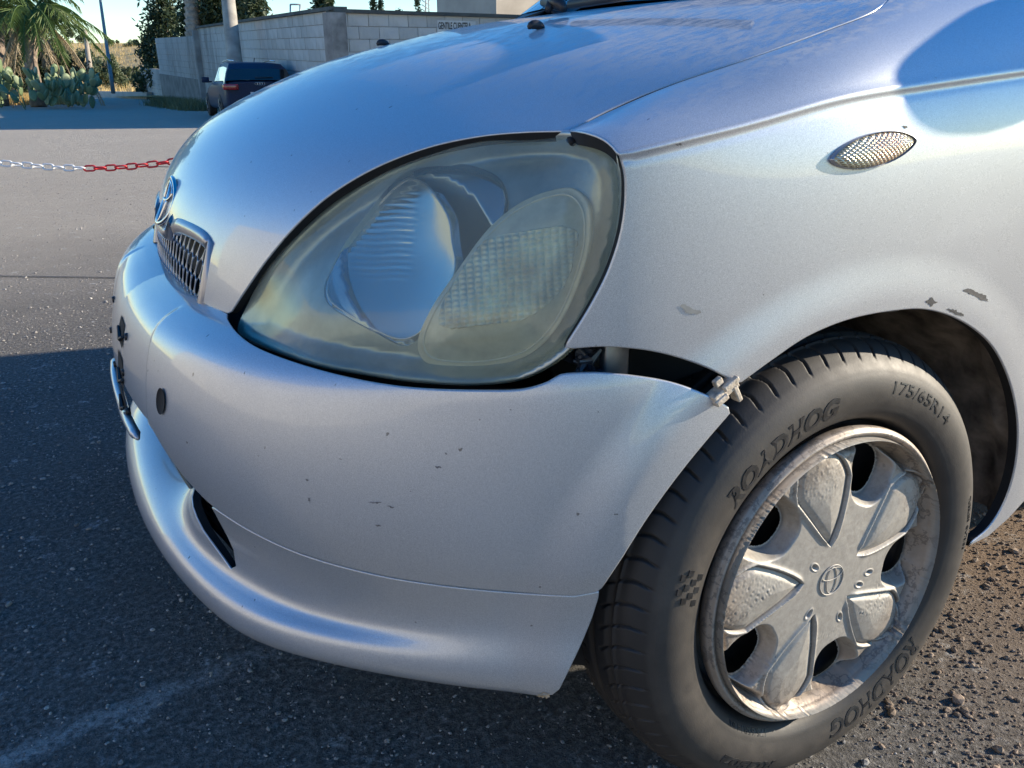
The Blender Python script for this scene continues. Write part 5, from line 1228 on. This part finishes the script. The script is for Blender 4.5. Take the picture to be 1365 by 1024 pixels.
# ================================================================== DARK ESTATE CAR
def estate():
    f0 = gnd(274, 161); r0 = gnd(312, 172); 
    root = empty('parked_estate_car', (0, 0, 0)); tag(root, 'dark blue estate car parked by the block wall, seen from behind', 'car')
    BL = plain('dark_blue_paint', (.014, .028, .065), .5, .0, spec=.2, var=.2, coat=.08); G2 = plain('estate_glass', (.015, .02, .022), .05, coat=1); RED = plain('tail_lamp_red', (.35, .01, .012), .2, coat=1)
    # sections along the length: x forward, half widths and heights
    S = [(-2.36, .60, .30, .62, .92, .55), (-2.38, .84, .26, .70, .95, .66), (-2.28, .89, .24, .74, .98, .74), (-1.5, .91, .20, .70, 1.0, .78), (0, .915, .20, .66, .97, .80), (.85, .91, .20, .66, .93, .78), (1.5, .90, .20, .62, .86, .70), (2.1, .82, .22, .55, .76, .60), (2.33, .60, .28, .50, .66, .45)]
    V = []
    for x, hw, z0, zm, zt, ht in S:
        hf = [(0, z0), (hw - .06, z0), (hw, z0 + .12), (hw + .01, zm), (hw - .03, zt - .04), (min(ht, hw - .06), zt)]
        V += [(x, y, z) for y, z in hf] + [(x, -y, z) for y, z in hf[::-1][:-1]]
    m = 11; F = [(i*m + k, i*m + (k+1) % m, (i+1)*m + (k+1) % m, (i+1)*m + k) for i in range(len(S)-1) for k in range(m)] + [list(range(m))[::-1], list(range(8*m, 9*m))]
    body = mk('body', V, F, BL, root); sb = body.modifiers.new('sub', 'SUBSURF'); sb.levels = sb.render_levels = 2
    G = [(-2.37, .86, .90, .84, .97), (-2.17, .87, .95, .74, 1.25), (-1.90, .85, .97, .66, 1.385), (-1.0, .82, .97, .62, 1.43), (.1, .82, .96, .60, 1.42), (.45, .77, .95, .54, 1.36), (1.25, .70, .92, .60, .98)]
    V = []
    for x, hb_, zb, ht, zt in G: V += [(x, hb_, zb), (x, ht + .06, zt - .10), (x, ht, zt), (x, ht * .5, zt + .02), (x, -ht * .5, zt + .02), (x, -ht, zt), (x, -ht - .06, zt - .10), (x, -hb_, zb)]
    F, fm = [], []
    for i in range(6):
        for k in range(7): F.append((i*8 + k, i*8 + k + 1, (i+1)*8 + k + 1, (i+1)*8 + k)); fm.append(1 if (k in (0, 6) or i in (0, 5) and k in (2, 3, 4)) else 0)
    gh = mk('greenhouse', V, F, None, root, mats=[BL, G2], fm=fm, smooth=False)
    for s in (1, -1):
        MB().box((-2.33, s * .74, .82), (.26, .38, .14)).build('tail_light', RED, root, bevel=.02)
        for x0, x1 in ((-1.92, -1.84), (-1.12, -1.04), (-.20, -.12)): MB().tube([(x0, s * .785, .97), (x1 - .02, s * .62, 1.36)], .03, 5).build('door_pillar', BL, root)
        MB().tube([(-1.9, s * .52, 1.46), (-1.0, s * .55, 1.49), (.1, s * .54, 1.47)], .018, 6).build('roof_rail', CHROME, root)
        b = MB(); b.box((.62, s * 1.0, 1.0), (.10, .20, .15)); b.box((.62, s * .88, .95), (.05, .12, .04)); b.build('door_mirror', BL, root, bevel=.02)
        for x in (-1.42, 1.40):
            t = MB(); c = [(x, s * (.90 if 0 else .80), .325)]
            t.tube([(x, s * .70, .325), (x, s * .925, .325)], .325, 28); w = t.build('wheel', plain('estate_tyre', (.02, .02, .02), .7), root, smooth=False, bevel=.03)
            r_ = MB(); r_.tube([(x, s * .90, .325), (x, s * .934, .325)], .215, 24)
            for k in range(5): a = k * 1.2566; r_.tube([(x, s * .936, .325), (x + .2 * math.cos(a), s * .938, .325 + .2 * math.sin(a))], .022, 5)
            r_.build('rim', plain('estate_alloy', (.10, .10, .11), .35, .8), w, smooth=False)
    b = MB(); b.box((-2.385, 0, .64), (.02, .52, .11)); pl = b.build('number_plate', plain('plate_white', (.7, .7, .68), .4), root)
    MB().box((-2.33, 0, .33), (.14, 1.35, .16)).build('rear_bumper', plain('bumper_black', (.02, .02, .022), .5), root, bevel=.03)
    MB().tube([(-2.36, .1, 1.06), (-2.34, -.35, 1.05)], .01, 5).build('rear_wiper', BLACK, root)
    MB().tube([(-1.8, 0, 1.44), (-1.9, 0, 1.53)], .01, 5).build('aerial', BLACK, root)
    b = MB(); c_ = []
    for k in range(4): b.tube([np.array([-2.375, .09 - k * .06 + .035 * math.cos(t), .90 + .035 * math.sin(t)]) for t in np.linspace(0, 6.2832, 17)], .006, 5, False)
    b.build('tailgate_rings', CHROME, root)
    # heading: towards the far end of the wall
    fw = (f0 - r0)[:2]; ang = ESTATE_ANG; P = ESTATE_POS
    root.matrix_world = Matrix.Translation((P[0], P[1], 0)) @ Matrix.Rotation(ang, 4, 'Z') @ Matrix.Scale(.91, 4)
    return root
h_ = (at(262, 110, 30) - at(312, 110, 16.5)); ESTATE_ANG = math.atan2(*( (at(262,110,23.5) - at(309,110,17.6))[[1, 0]])); 
q_ = at(327, 110, 21.3); ESTATE_POS = q_
estate()

# unseen shed and wall, added to shade the lettered wall and warm the paint's reflections
o = MB().box((-19, -14.8, 4.2), (10, 4.4, 8.6)).build('added_shade_shed', plain('shade_shed_render', (.42, .38, .32), .9, var=.15, vs_=1), None, smooth=False, bevel=.05); tag(o, 'unseen tall shed added to the right to shade the lettered wall', 'shed')
o = MB().box((14, 5, 2.4), (1, 44, 5.0)).build('added_reflection_wall', plain('reflection_wall_render', (.42, .39, .34), .9, var=.15, vs_=1), None, smooth=False, bevel=.05); tag(o, 'unseen wall added in front of the silver car for warm reflections in its paint', 'wall')
